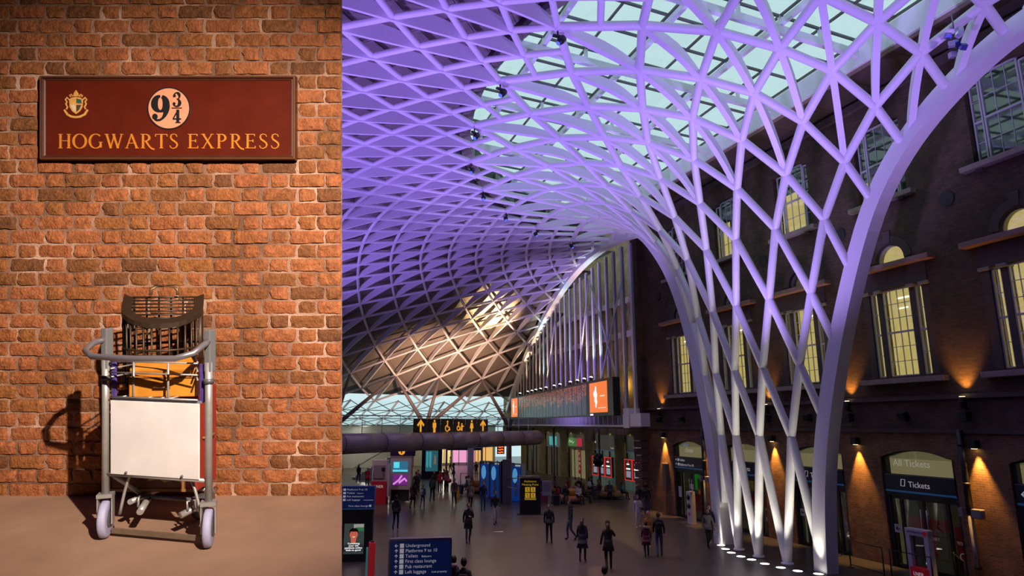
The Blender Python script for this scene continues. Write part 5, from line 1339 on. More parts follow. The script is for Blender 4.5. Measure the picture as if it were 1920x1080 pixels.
# direction panel over an advertising screen
t = thing('advert_totem', 'tall black totem with blue direction panel over a lit pension advert', 'totem', mw=Matrix.Translation((-6.25, 27.0, 0)) @ Matrix.Rotation(radians(5), 4, 'Z') @ Matrix.Diagonal((1.08, 1, .87, 1)))
MB().cbox((0, .2, 1.15), (1.32, .36, 2.3), .01).build('screen_case', blk, t)
p_ = MB().cbox((.0, .18, 2.78), (1.36, .4, 1.0), .01).build('direction_panel', navb, t)
MB().b2((-.68, -.03, 2.26), (.68, .0, 2.30)).build('panel_trim', bluest, p_)
sign_text(p_, ['Platforms 9 to 10', 'Toilets| Babycare', 'Pub restaurant', 'Left luggage| Lost property'], -.33, 3.1, .15, .105, wht, -.03, 'u')
text('First class lounge', .105, p_, (-.25, -.025, 2.38), wht)
MB().b2((.5, -.03, 2.37), (.58, -.02, 2.46)).build('icon', wht, p_)
scrn = MB().b2((-.36, .0, .72), (.36, .022, 2.02)).build('advert_screen', M('advert_bg', (.04, .05, .05), .4, emit=(.05, .07, .06), es=.6), t)
flat = lambda pts, y: MB().poly(pts, y, y + .004)
flat([(-.02, 1.75), (.34, 1.75), (.34, 2.0), (-.02, 2.0)], -.004).build('advert_shelf', M('adv_pale', (.4, .4, .33), .5, emit=(.5, .5, .4), es=.5), scrn)
flat([(.05, 1.7), (.34, 1.7), (.34, 1.86), (.05, 1.86)], -.006).build('advert_shelf', M('adv_green', (.05, .3, .1), .5, emit=(.05, .3, .1), es=.4), scrn)
skin_ad = M('adv_skin', (.5, .14, .08), .5, emit=(.75, .16, .08), es=.6)
flat([(-.36, .8), (.36, .8), (.36, 1.05), (.2, 1.22), (.08, 1.28), (-.1, 1.28), (-.22, 1.22), (-.36, 1.05)], -.008).build('advert_shirt', M('adv_shirt', (.02, .025, .03), .5, emit=(.03, .035, .05), es=.5), scrn)
flat([(-.1, 1.2), (.07, 1.2), (.09, 1.4), (-.11, 1.4)], -.010).build('advert_neck', skin_ad, scrn)
flat(arc(-.01, 1.56, .145, .21, 0, 345, 23), -.012).build('advert_face', skin_ad, scrn)
flat([(-.16, 1.58), (-.17, 1.74), (-.08, 1.83), (.06, 1.83), (.15, 1.74), (.14, 1.58), (.11, 1.68), (-.12, 1.68)], -.014).build('advert_hair', M('adv_hair', (.01, .009, .008), .5), scrn)
for x in (-.06, .05): flat(arc(x, 1.58, .018, .01, 0, 330, 11), -.015).build('advert_eye', black, scrn)
flat([(-.06, 1.46), (.05, 1.46), (.02, 1.435), (-.03, 1.435)], -.015).build('advert_smile', scw, scrn)
for i, r_ in enumerate(['Combining', 'your old', 'pensions online', 'feels so good']): text(r_, .1, scrn, (0, -.014, 1.14 - i * .095), scw, align='CENTER', bold=.002)
scrn.location = (0, 0, -.38)
# red post
t = thing('red_post', 'slim red and teal advertising post beside the direction board', 'post', loc=(-3.35, 16.2, 0), rz=radians(12))
MB().cbox((.04, 0, 1.28), (.16, .2, 2.56), .01).build('red_side', M('post_red', (.5, .015, .025), .45, emit=(.6, .02, .03), es=.15), t); MB().cbox((-.07, -.005, 1.22), (.05, .19, 2.44), .008).build('teal_side', M('post_teal', (.05, .28, .3), .5, emit=(.08, .4, .4), es=.15), t)
MB().b2((0, -.06, 2.56), (.08, .06, 2.59)).build('cap', black, t)
# information kiosk: white pillar with two screens under a blue information sail
t = thing('info_kiosk', 'white kiosk with two lit screens under a dark blue information sail', 'kiosk', loc=(-7.75, 46.6, 0), rz=radians(-4))
km = M('kiosk_white', (.45, .42, .45), .5)
MB().cbox((0, .25, 1.9), (1.5, .5, 2.1), .02).build('kiosk_body', km, t)
for x in (-.7, .7): MB().b2((x - .05, .0, 0), (x + .05, .5, .9)).build('leg', km, t)
MB().b2((-.7, .1, .1), (.7, .4, .85)).build('lower_shelf', black_fr, t)
MB().b2((-.75, .0, 2.95), (.75, .5, 3.1)).build('ledge', M('ledge_tan', (.3, .24, .2), .5), t)
MB().poly([(-.8, 3.1), (.95, 3.1), (.98, 4.55), (-.8, 4.05)], .1, .25).build('sail', M('sail_navy', (.012, .012, .06), .4), t)
MB().poly(arc(0, 3.42, .24, .24, 0, 345, 23), .085, .1).build('info_disc', amber, t); MB().b2((-.04, .07, 3.28), (.04, .09, 3.48)).b2((-.04, .07, 3.52), (.04, .09, 3.59)).build('info_i', navy, t)
text("King's Cross", .25, t, (-.6, .09, 3.95), wht)
MB().b2((-.55, -.02, 2.05), (.5, .0, 2.75)).build('upper_screen', M('screen_cyan', (.02, .1, .15), .4, emit=(.03, .16, .26), es=.8), t)
MB().b2((-.55, -.03, 2.05), (.5, -.015, 2.18)).b2((-.5, -.03, 2.3), (-.1, -.015, 2.7)).build('screen_band', M('band_cyan', (.1, .6, .7), .4, emit=(.1, .75, .9), es=.8), t)
MB().b2((-.55, -.02, 1.15), (.5, .0, 1.85)).build('lower_screen', M('screen_violet', (.1, .02, .12), .4, emit=(.16, .02, .2), es=.8), t)
MB().stroke([(-.5, 1.2), (-.1, 1.5), (.1, 1.8)], .12, -.03, -.015).stroke([(-.1, 1.3), (.3, 1.6), (.45, 1.4)], .14, -.031, -.015).build('screen_splash', M('splash_pink', (.6, .2, .7), .4, emit=(.8, .3, .9), es=.8), t)
# red and white ticket machine
t = thing('ticket_machine', 'ticket machine with white top and red base beside the info kiosk', 'ticket machine', loc=(-9.0, 45.4, 0), rz=radians(-4))
mb_ = MB().cbox((0, .3, .75), (1.05, .6, 1.5), .02).build('red_base', M('machine_red', (.42, .012, .03), .45), t)
text('LNER', .26, mb_, (-.3, -.012, 1.08), wht)
MB().cbox((0, .33, 2.2), (1.05, .5, 1.4), .03).build('white_top', km, t)
MB().b2((-.42, .05, 1.65), (.42, .075, 2.55)).build('recess', M('recess_grey', (.22, .20, .22), .5), t); MB().b2((.15, .02, 2.15), (.38, .06, 2.4)).build('card_screen', blk, t)
MB().tube([(-.4, .03, 2.1), (-.4, .03, 1.68), (.28, .03, 1.68), (.28, .03, 2.1)], .02, 6).build('cable', blk, t); MB().b2((.52, .1, .5), (.68, .5, 2.6)).build('side_panel', km, t)
# assistance meeting point board
t = thing('meeting_point_board', 'black board with yellow symbols reading Assistance Meeting Point under a grey rail', 'sign', loc=(1.1, 40.6, 0), rz=radians(-3))
MB().cbox((0, .05, 1.05), (1.25, .1, 2.1), .01).build('board_face', blk, t); MB().b2((-.8, -.2, 0), (.8, .3, .03)).build('base_plate', blk, t)
yel = M('point_yellow', (.6, .36, .02), .5, emit=(.8, .5, .03), es=.35)
text('Assistance', .18, t, (0, -.005, 1.85), yel, align='CENTER'); text('Meeting Point', .18, t, (0, -.005, 1.66), yel, align='CENTER')
for x in (-.17, .17):
    for z in (1.1, 1.43):
        s_ = MB().b2((x - .14, -.012, z - .14), (x + .14, .0, z + .14)).build('symbol_tile', yel, t)
        MB().poly(arc(x, z + .06, .03, .03, 0, 330, 11), -.018, -.011).stroke([(x, z + .03), (x, z - .05), (x + .06, z - .1)], .03, -.018, -.011).build('symbol', blk, s_)
for z in (.9, .84): MB().b2((-.35, -.008, z), (.35, .0, z + .03)).build('caption', yel, t)
t = thing('ramp_railing', 'low steel railing with glass running behind the meeting point board', 'railing', loc=(0, 0, 0))
for a, b in (((-.55, 46.5, 1.55), (1.55, 41.3, 2.15)), ((.3, 41.2, 2.14), (1.7, 41.25, 2.16)), ((-.55, 46.5, 1.1), (.4, 42.2, 1.3))): MB().tube([a, b], .035, 6).build('rail', M('rail_steel'), t)
for p in ((-.55, 46.5), (.5, 43.8), (1.55, 41.35)): MB().tube([(p[0], p[1], 0), (p[0], p[1], 1.55 if p[1] > 45 else 2.1)], .03, 6).build('post', M('rail_steel'), t)
t = thing('white_poster', 'small white notice board behind the meeting point board', 'sign', loc=(2.25, 43.4, 0), rz=-.1)
MB().cbox((0, .03, 1.25), (.62, .05, .95), .01).build('poster_face', M('poster_grey', (.30, .30, .34), .6), t); MB().tube([(0, .06, 0), (0, .06, .8)], .03, 6).build('post', black_fr, t)
for i in range(7): MB().b2((-.25, -.004, 1.55 - i * .08), (.22, .004, 1.57 - i * .08)).build('text_line', M('text_grey', (.1, .1, .13), .6), t)
# blue ticket machines in a row with grey frames
for i in range(4):
    x = -2.05 + i * .78; y = 50.4 - i * 1.15
    t = thing('blue_machine', ['first blue ticket machine by the seated crowd', 'blue ticket machine second from the seated crowd', 'blue ticket machine third from the seated crowd', 'blue ticket machine next to the tall grey pillar'][i], 'ticket machine', loc=(x, y, 0), rz=radians(-38))
    MB().cbox((0, .2, 1.2), (.85, .4, 2.3), .02).build('machine_body', M('machine_blue', (.01, .05, .30), .4, emit=(.01, .08, .5), es=.22), t)
    MB().poly(arc(-.1, 1.75, .22, .5, 0, 340, 17), -.02, .01).build('lit_oval', M('oval_blue', (.1, .4, .7), .4, emit=(.15, .5, .9), es=.45), t)
    MB().stroke([(-.05, .4), (.1, .8), (-.05, 1.1), (.1, 1.3)], .2, -.025, .0).build('pale_graphic', M('graphic_grey', (.35, .35, .38), .5), t)
    for s_ in (-1, 1): MB().b2((s_ * .46 - .03, -.05, 0), (s_ * .46 + .03, .45, 2.55)).build('frame_post', greyp, t)
    MB().b2((-.49, -.05, 2.5), (.49, .45, 2.56)).build('frame_top', greyp, t)
t = thing('grey_pillar', 'tall flat grey pillar at end of the blue machines', 'pillar', loc=(-.35, 45.9, 0), rz=-.1)
MB().cbox((0, .1, 1.45), (.62, .3, 2.9), .02).build('pillar_body', M('pillar_taupe', (.19, .15, .16), .5), t); MB().cbox((-.36, .1, 1.4), (.12, .3, 2.8), .01).build('dark_side', blk, t)
# tall blue advert totem, toilets gantry, orange departure screen
t = thing('tall_totem', 'tall dark totem with a blue-green poster under the footbridge', 'totem', loc=(-8.0, 66.5, 0))
MB().cbox((0, .2, 1.9), (2.0, .4, 4.2), .02).build('totem_case', M('totem_navy', (.006, .008, .02), .4), t)
ps = MB().b2((-.62, -.02, .7), (.62, .0, 2.7)).build('poster', M('poster_sea', (.03, .12, .14), .5, emit=(.03, .14, .17), es=.6), t)
for x in (-.45, -.15): MB().poly([(x - .1, 1.2), (x + .1, 1.0), (x + .12, 2.6), (x - .1, 2.6)], -.03, -.02).build('poster_streak', M('streak_teal', (.05, .4, .45), .5, emit=(.08, .5, .55), es=.5), ps)
MB().poly([(.2, 1.4), (.45, 1.4), (.4, 2.2), (.28, 2.3)], -.03, -.02).build('poster_figure', M('figure_tan', (.4, .25, .12), .5, emit=(.4, .25, .12), es=.4), ps)
t = thing('toilets_gantry', 'blue overhead Toilets sign on two grey posts', 'sign', loc=(-4.0, 58.5, 0))
for x in (-1.75, 1.35): MB().tube([(x, 0, 0), (x, 0, 3.95)], .09, 8).build('post', greyp, t)
g_ = MB().cbox((-.2, 0, 3.35), (3.1, .12, .62), .01).build('sign_face', M('sail_navy'), t)
text('Toilets', .33, g_, (-.55, -.065, 3.22), wht); text('Babycare', .2, g_, (.5, -.065, 3.24), wht); MB().b2((-1.0, -.07, 3.2), (-.7, -.055, 3.5)).build('icon', wht, g_); MB().stroke([(-1.3, 3.22), (-1.3, 3.5)], .05, -.07, -.055).build('arrow', wht, g_)
t = thing('orange_display', 'small hanging display with glowing orange text beside the Toilets sign', 'display', loc=(-.95, 56.0, 2.75), rz=.05)
MB().cbox((0, .08, .55), (.62, .12, .95), .02).build('display_case', blk, t); MB().b2((0, .06, 1.0), (.05, .1, 1.35)).build('hanger', blk, t)
for i in range(4): MB().stroke([(-.22, .9 - i * .22), (-.05, .84 - i * .22), (.08, .92 - i * .22), (.22, .85 - i * .22)], .11, -.005, .03).build('text_row', M('row_orange', (.8, .15, .02), .5, emit=(1, .17, .02), es=1.2), t)
# ticket gates far left with lit posts, blue platform display above
for i in range(5):
    x = -24.2 + i * 1.6; t = thing('ticket_gate', 'ticket gate with white and teal lit end post under the footbridge', 'gate', loc=(x, 67.0, 0), group='ticket gates')
    MB().cbox((0, .8, .5), (.25, 1.6, 1.0), .03).build('gate_body', M('gate_grey', (.3, .3, .28), .5), t); MB().b2((-.1, -.06, .2), (.1, -.01, 1.3)).build('lit_post', M('gate_lit', (.2, .5, .5), .4, emit=(.25, .7, .75), es=.7), t)
    MB().ball((0, -.03, 1.4), .1, 8, 5).build('lamp', scw, t); MB().b2((.15, .5, .2), (.75, .53, 1.2)).build('paddle', shopg, t)
t = thing('platform_display', 'hanging black display with blue screen above the ticket gates', 'display', loc=(-18.6, 60.5, 2.1))
MB().cbox((0, .1, .75), (1.5, .2, 1.6), .02).build('display_case', blk, t); MB().b2((-.45, -.01, .5), (.5, .01, 1.15)).build('blue_screen', M('disp_blue', (.02, .1, .5), .4, emit=(.05, .25, 1), es=.9), t); MB().b2((-.3, -.01, 1.3), (.3, .01, 1.5)).build('amber_band', amber, t); MB().tube([(0, .1, 1.5), (0, .1, 2.0)], .04, 6).build('hanger', blk, t)
t = thing('cyan_sign', 'long glowing cyan sign bar under the footbridge', 'sign', loc=(-15.0, 63.0, 3.3))
MB().b2((-.9, 0, 0), (.9, .15, .26)).build('light_box', M('cyan_bar', (.05, .5, .6), .4, emit=(.06, .75, .9), es=1.0), t); MB().tube([(0, .07, .2), (0, .07, .5)], .03, 5).build('hanger', blk, t)
t = thing('staircase', 'pale staircase with steel handrails behind the information kiosk', 'stairs', loc=(-14.5, 66.0, 0), rz=.1)
for i in range(14): MB().b2((0, i * .0, 0), (2.4, .3, .01)) if False else MB().b2((-1.2 + i * .3, 0, 0), (-.9 + i * .3, 2.2, .17 * (i + 1))).build('step', M('stair_pale', (.42, .42, .37), .6), t)
for y in (.05, 2.15): MB().tube([(-1.2, y, 1.0), (3.0, y, 3.4)], .04, 6).build('handrail', M('rail_steel'), t)
t = thing('queue_barrier', 'black tape barrier posts in front of the gift shop crowd', 'barrier', loc=(-4.6, 60.0, 0))
for i in range(6):
    MB().tube([(i * .95, .2 * (i % 2), 0), (i * .95, .2 * (i % 2), 1.0)], .035, 6).build('post', blk, t); MB().lathe([(.16, 0), (.16, .02), (.04, .05)], 12, (i * .95, .2 * (i % 2), 0)).build('base', blk, t)
    if i: MB().tube([((i - 1) * .95, .2 * ((i - 1) % 2), .95), (i * .95, .2 * (i % 2), .95)], .02, 5).build('tape', blk, t)
# upholstered benches
def stripe_mat(name, cols, sc):
    m = bpy.data.materials.new(name); m.use_nodes = True; nt = m.node_tree; b = nt.nodes['Principled BSDF']
    tc = nt.nodes.new('ShaderNodeTexCoord'); sp_ = nt.nodes.new('ShaderNodeSeparateXYZ'); nt.links.new(tc.outputs['Object'], sp_.inputs[0])
    at = nt.nodes.new('ShaderNodeMath'); at.operation = 'ARCTAN2'; nt.links.new(sp_.outputs['Y'], at.inputs[0]); nt.links.new(sp_.outputs['X'], at.inputs[1])
    mu = nt.nodes.new('ShaderNodeMath'); mu.operation = 'MULTIPLY'; mu.inputs[1].default_value = sc; nt.links.new(at.outputs[0], mu.inputs[0])
    fr = nt.nodes.new('ShaderNodeMath'); fr.operation = 'FRACT'; nt.links.new(mu.outputs[0], fr.inputs[0])
    cr = nt.nodes.new('ShaderNodeValToRGB'); cr.color_ramp.interpolation = 'CONSTANT'; e = cr.color_ramp.elements
    e[0].color = (*cols[0], 1); e[1].position = .85; e[1].color = (*cols[-1], 1)
    for i, c in enumerate(cols[1:-1]): x = e.new((i + 1) * .85 / (len(cols) - 1)); x.color = (*c, 1)
    nt.links.new(fr.outputs[0], cr.inputs[0]); nt.links.new(cr.outputs[0], b.inputs['Base Color']); b.inputs['Roughness'].default_value = .9
    return m
STR = stripe_mat('bench_stripes', [(.42, .10, .05), (.50, .26, .06), (.20, .04, .05), (.55, .35, .2)], 5.0)
BENCH = [(4.0, 46.6, 'round striped bench nearest the meeting point board'), (7.2, 49.3, 'round striped bench in front of three red cash machines'), (5.3, 52.5, 'round striped bench by the green fascia shop'), (2.5, 53.0, 'round striped bench beside the slim columns'), (-2.6, 53.2, 'round striped bench beside the blue ticket machines'), (.6, 50.6, 'round striped bench behind the ramp railing')]
for x, y, lab in BENCH:
    t = thing('round_bench', lab, 'bench', loc=(x, y, 0), rz=random.random())
    MB().lathe([(1.0, .0), (1.0, .12), (.9, .14)], 24).build('plinth', blk, t)
    MB().lathe([(.98, .14), (1.08, .2), (1.1, .36), (1.04, .44), (.6, .46), (.45, .46)], 28).build('seat', STR, t)
    MB().lathe([(.46, .44), (.42, .8), (.36, .9), (.0, .92)], 20).build('back_cushion', M('bench_yellow', (.40, .22, .04), .9), t)
# ================================================================ people
def skeleton(pose):
    J = {'pelvis': ((0, 0, .96), .13), 'waist': ((0, 0, 1.10), .118), 'chest': ((0, .005, 1.31), .145), 'nb': ((0, .005, 1.46), .075), 'neck': ((0, -.01, 1.53), .052)}
    B = [('pelvis', 'waist', 'top'), ('waist', 'chest', 'top'), ('chest', 'nb', 'top'), ('nb', 'neck', 'skin')]
    arms = {'walk': [((-.215, .07, 1.15), (-.22, -.0, .93)), ((.215, -.04, 1.14), (.21, -.16, .95))],
            'stand': [((-.225, .03, 1.14), (-.225, -.03, .90)), ((.225, .03, 1.14), (.225, -.03, .90))],
            'hold': [((-.225, .03, 1.14), (-.225, -.03, .90)), ((.22, .0, 1.13), (.07, -.21, 1.19))],
            'phone': [((-.27, -.06, 1.22), (-.14, -.12, 1.46)), ((.25, .03, 1.14), (.29, -.02, .91))],
            'both': [((-.22, .0, 1.13), (-.07, -.22, 1.12)), ((.22, .0, 1.13), (.07, -.22, 1.14))]}
    legs = {'walk': [((-.095, -.13, .50), (-.09, -.10, .09), (-.09, -.26, .055)), ((.095, -.02, .50), (.09, .27, .14), (.09, .14, .04))],
            'stand': [((-.1, -.01, .50), (-.11, .02, .09), (-.12, -.13, .04)), ((.1, -.01, .50), (.11, .02, .09), (.12, -.13, .04))]}
    lp = 'walk' if pose.startswith('walk') else 'stand'
    ap = pose.split('_')[1] if '_' in pose else pose
    if pose.startswith('sit'):
        legs['stand'] = [((-.11, -.42, .52), (-.12, -.40, .09), (-.13, -.55, .04)), ((.11, -.42, .52), (.12, -.44, .09), (.13, -.59, .04))]
        J['pelvis'] = ((0, 0, .55), .14); J['waist'] = ((0, .02, .69), .125); J['chest'] = ((0, .0, .89), .145); J['nb'] = ((0, -.02, 1.04), .075); J['neck'] = ((0, -.05, 1.10), .052)
    dz = -.42 if pose.startswith('sit') else 0
    for i, sg in enumerate((-1, 1)):
        s = 'lr'[i]; e, w = arms[ap if ap in arms else ('both' if pose.startswith('sit') else 'stand')][i]
        J['sh' + s] = ((sg * .165, .0, 1.41 + dz), .066); J['el' + s] = ((e[0], e[1], e[2] + dz), .05); J['wr' + s] = ((w[0], w[1], w[2] + dz), .036)
        B += [('chest', 'sh' + s, 'top'), ('sh' + s, 'el' + s, 'top'), ('el' + s, 'wr' + s, 'top')]
        k, a, t = legs[lp][i]
        J['hip' + s] = ((sg * .085, -.01, .90 if dz == 0 else .53), .092); J['kn' + s] = (k, .062); J['an' + s] = (a, .044); J['toe' + s] = (t, .042)
        B += [('pelvis', 'hip' + s, 'bottom'), ('hip' + s, 'kn' + s, 'bottom'), ('kn' + s, 'an' + s, 'bottom'), ('an' + s, 'toe' + s, 'shoe')]
    return J, B
def hand_geo(mb, w, e):
    """palm, four fingers of unequal length and a thumb, hanging from the wrist w (forearm from e)"""
    w, e = Vector(w), Vector(e); d = (w - e).normalized(); a = d.cross(Vector((0, 1, 0.2))).normalized(); c = d.cross(a).normalized()
    R3 = Matrix((a, c, d)).transposed()
    mb.cbox(w + d * .06, (.026, .078, .095), .012, R3)
    for i, (o, l) in enumerate(((-.029, .062), (-.01, .075), (.01, .07), (.029, .055))):
        p = w + d * .10 + c * o; mb.tube([p, p + d * l * .55 + a * .004, p + d * l * .9 + a * .02], [.0095, .009, .007], 5)
    p = w + d * .035 + c * -.036; mb.tube([p, p + d * .03 + c * -.022, p + d * .062 + c * -.026 + a * .008], [.0115, .0105, .008], 5)
BASE = {}
def bodies(poses):
    tmp = []
    for ps in poses:
        J, B = skeleton(ps); names = list(J); me = bpy.data.meshes.new('body'); me.from_pydata([J[n][0] for n in names], [(names.index(a), names.index(b)) for a, b, _ in B], []); o = bpy.data.objects.new('body_tmp', me); COL.objects.link(o)
        o.modifiers.new('skin', 'SKIN'); sv = me.skin_vertices[0].data
        for i, n in enumerate(names):
            r = J[n][1]; sv[i].radius = (r * (1.22 if n in ('chest', 'waist', 'pelvis') else 1), r * (.85 if n in ('chest', 'waist', 'pelvis') else 1)); sv[i].use_root = (n == 'pelvis')
        ss = o.modifiers.new('sub', 'SUBSURF'); ss.levels = 1; ss.render_levels = 1
        tmp.append((ps, o, J, B))
    bpy.context.view_layer.update(); dg = bpy.context.evaluated_depsgraph_get()
    for ps, o, J, B in tmp:
        ev = o.evaluated_get(dg); m = bpy.data.meshes.new_from_object(ev)
        V_ = [v.co.copy() for v in m.vertices]; F_ = [tuple(p.vertices) for p in m.polygons]
        mb = MB(); order = {'skin': 0, 'top': 1, 'bottom': 2, 'shoe': 3}
        seg = [(Vector(J[a][0]), Vector(J[b][0]), order[t], (J[a][1] + J[b][1]) / 2) for a, b, t in B]
        mb.v = [tuple(v) for v in V_]
        for f in F_:
            c = sum((V_[i] for i in f), Vector()) / len(f); best = (9, 0)
            for a, b, t, r in seg:
                d = b - a; u = max(0, min(1, (c - a).dot(d) / d.length_squared)); q = (c - a - d * u).length - r
                if q < best[0]: best = (q, t)
            mb.f.append(f); mb.m.append(best[1]); mb.sm.append(True)
        # hands, head and face
        mb.mat(0)
        for s in 'lr': hand_geo(mb, J['wr' + s][0], J['el' + s][0])
        nk = Vector(J['neck'][0]); h = nk + Vector((0, -.012, .125))
        mb.ball(h, .1, 14, 10, (.80, .98, 1.18)); mb.ball(h + Vector((0, -.03, -.065)), .06, 10, 6, (.95, .95, .85))
        mb.ball(h + Vector((0, -.102, -.015)), .016, 6, 4, (.8, 1, 1.5))
        for sg in (-1, 1): mb.ball(h + Vector((sg * .082, .005, -.01)), .022, 6, 4, (.4, .8, 1.3))
        mb.mat(4)
        for sg in (-1, 1): mb.ball(h + Vector((sg * .032, -.088, .012)), .011, 6, 4, (1.3, .6, .7))
        mb.mat(5); mb.ball(h + Vector((0, -.088, -.058)), .02, 6, 4, (1.2, .5, .35))
        BASE[ps] = (mb, h, J); bpy.data.objects.remove(o); bpy.data.meshes.remove(m)
bodies(['walk', 'walk_hold', 'stand', 'stand_hold', 'walk_phone', 'stand_both', 'sit'])
def cm(c, r=.85): return M('cloth_%.3f_%.3f_%.3f' % c, c, r, var=.12, scale=14)
SK = [(.42, .22, .15), (.30, .15, .09), (.12, .06, .04), (.48, .28, .20)]
BLK = (.012, .012, .014); NAVY = (.012, .016, .035); JEAN = (.05, .075, .13); GREY = (.10, .10, .11); WHT = (.55, .53, .52); RED = (.35, .02, .03); MAROON = (.10, .012, .03); ORG = (.42, .15, .02); TAN = (.30, .22, .16); BLUE = (.03, .08, .28); GRN = (.03, .12, .06); PINK = (.5, .18, .22); BRN = (.06, .03, .02); BLOND = (.30, .17, .06); DKH = (.01, .008, .007); RUST = (.22, .07, .02)
eye_m = M('eye_dark', (.01, .008, .008), .4); lip_m = M('lips', (.22, .06, .05), .5)
def person(x, y, face, pose, top, bot, hair, label, h=1.72, z=0.0, shoe=BLK, skin=0, coat=None, hat=None, long_hair=False, group=None, bag=None, hood=None):
    mb, hd, J = BASE[pose]
    me = mb.mesh('person', [M('skin_%d' % skin, SK[skin], .6), cm(top), cm(bot), cm(shoe, .5), eye_m, lip_m])
    o = bpy.data.objects.new('person', me); COL.objects.link(o); sc = h / 1.79
    zmin = min(v[2] for v in mb.v)
    o.location = (x, y, z - (zmin * sc)); o.rotation_euler = (0, 0, radians(face)); o.scale = (sc, sc, sc); tag(o, label, 'person', group)
    hb = MB()
    if hat:
        hb.lathe([(.083, -.01), (.092, .01), (.092, .035), (.086, .07), (.06, .105), (.0, .118)], 14, hd + Vector((0, .008, .035)), 1, 1.16); hb.build('beanie', cm(hat), o)
        if hat == PINK: MB().ball(hd + Vector((0, .01, .165)), .03, 8, 5).build('bobble', cm((.5, .4, .4)), o)
    b = MB(); q = hd + Vector((0, .018, .022)); b.ball(q, .103, 14, 9, (.86, .98, 1.15))
    # keep only the scalp part of the cap
    keep = [i for i, f in enumerate(b.f) if not all((Vector(b.v[k]) - hd).y < -.035 and (Vector(b.v[k]) - hd).z < .075 for k in f) and min((Vector(b.v[k]) - hd).z for k in f) > (-.10 if not hat else -.1)]
    b.f = [b.f[i] for i in keep]; b.m = [0] * len(keep); b.sm = [True] * len(keep)
    if long_hair: b.tube([hd + Vector((0, .06, .05)), hd + Vector((0, .095, -.06)), hd + Vector((0, .115, -.18)), hd + Vector((0, .12, -.27))], [.07, .085, .075, .045], 10)
    b.build('hair', cm(hair, .6), o)
    if coat:
        zt, zb, fl = coat
        cb = MB().lathe([(.155, zt), (.175, zt - .12), (.185, (zt + zb) / 2), (fl, zb), (fl - .012, zb), (.16, zt - .1)], 18, (0, .0, 0), 1.0, .78); cb.build('coat_skirt', cm(top), o)
    if hood: MB().lathe([(.09, -.05), (.13, -.02), (.13, .03), (.10, .07)], 14, (0, .03, 1.50), 1.05, .95).build('hood', cm(hood), o)
    if bag:
        M3 = Matrix.Translation(o.location) @ Matrix.Rotation(radians(face), 4, 'Z') @ Matrix.Scale(sc, 4)
        t = thing('backpack', bag[1], 'bag', mw=M3 @ Matrix.Translation((0, .2, 1.02)))
        MB().cbox((0, 0, .18), (.27, .14, .40), .06).build('pack', cm(bag[0]), t); MB().cbox((0, .08, .1), (.2, .05, .18), .025).build('pocket', cm(tuple(c * .8 for c in bag[0])), t)
        for sg in (-1, 1): MB().tube([(sg * .09, -.06, .36), (sg * .12, -.14, .44), (sg * .12, -.30, .38), (sg * .14, -.33, .2), (sg * .13, -.16, .05), (sg * .1, -.05, .04)], .014, 5).build('strap', cm(bag[0]), t)
    return o
P = person
P(-6.0, 35.1, 178, 'walk', BLK, BLK, DKH, 'person in a black puffer jacket walking away towards the kiosk', 1.72, coat=(1.12, .86, .2), hood=BLK)
P(-2.0, 31.2, 12, 'walk_hold', BLK, (.07, .08, .10), DKH, 'person in a long dark coat and grey jeans holding a phone to the chest', 1.78, coat=(1.1, .66, .21))
P(-.9, 36.7, 15, 'walk', BLK, (.48, .44, .38), DKH, 'person in a black jacket and cream trousers walking', 1.78)
P(-1.8, 42.2, 5, 'walk', NAVY, JEAN, BRN, 'person in a navy jacket and jeans walking beside the blue machines', 1.83, skin=3)
P(-2.7, 43.8, 10, 'walk', TAN, BLK, RUST, 'person in a beige jacket over a dark skirt', 1.68, coat=(1.05, .72, .2), skin=3)
P(-3.9, 45.5, -5, 'walk', (.24, .17, .16), NAVY, BLOND, 'person in a grey-orange top and dark trousers walking alone', 1.74, skin=3, coat=(1.05, .8, .19))
P(-5.6, 47.3, 172, 'walk', (.045, .05, .08), BLK, BRN, 'person in a navy vest walking towards the back', 1.78)
P(-5.8, 43.8, 170, 'walk', BLUE, (.05, .10, .20), BLOND, 'young person in blue top and jeans wearing a white backpack', 1.5, bag=((.5, .42, .42), 'small white backpack on the young person in blue'), shoe=WHT)
P(-6.4, 43.5, 165, 'walk', BLK, BLK, BRN, 'person in a long black coat walking beside the young person in blue', 1.66, coat=(1.1, .6, .24), long_hair=True)
P(1.7, 31.2, -8, 'stand', BLK, BLK, DKH, 'person dressed all in black standing still on the open floor', 1.72, coat=(1.1, .86, .19), skin=0)
P(2.75, 32.0, -75, 'walk', (.02, .022, .03), JEAN, DKH, 'person in a dark hooded jacket and blue jeans turned aside', 1.8, hood=(.02, .022, .03))
P(2.8, 27.2, 168, 'walk', NAVY, BLK, BRN, 'person in a knee-length navy coat walking away', 1.66, coat=(1.12, .56, .25), long_hair=True)
P(3.6, 25.6, 176, 'walk_phone', BLK, BLK, BRN, 'person in black coat and beanie holding a hand to the ear', 1.76, coat=(1.12, .72, .23), hat=BLK, long_hair=True, shoe=(.2, .2, .2))
P(6.6, 35.5, -10, 'walk_hold', (.55, .52, .53), (.55, .50, .50), DKH, 'person in a pale tracksuit near the corner pier', 1.7, shoe=WHT, long_hair=True)
P(5.5, 28.0, 175, 'walk', MAROON, BLK, DKH, 'child in a maroon coat with pale hood', 1.4, coat=(1.1, .62, .25), hood=(.3, .26, .26))
P(6.05, 28.1, 170, 'walk', BLK, JEAN, BRN, 'person in black jacket and jeans with a black backpack', 1.76, bag=(BLK, 'black backpack on the person beside the maroon coat'), shoe=(.2, .06, .02))
P(6.0, 29.9, 5, 'walk', ORG, (.3, .28, .28), BRN, 'person in an orange coat and pink bobble hat', 1.55, hat=PINK, coat=(1.1, .75, .21), shoe=WHT)
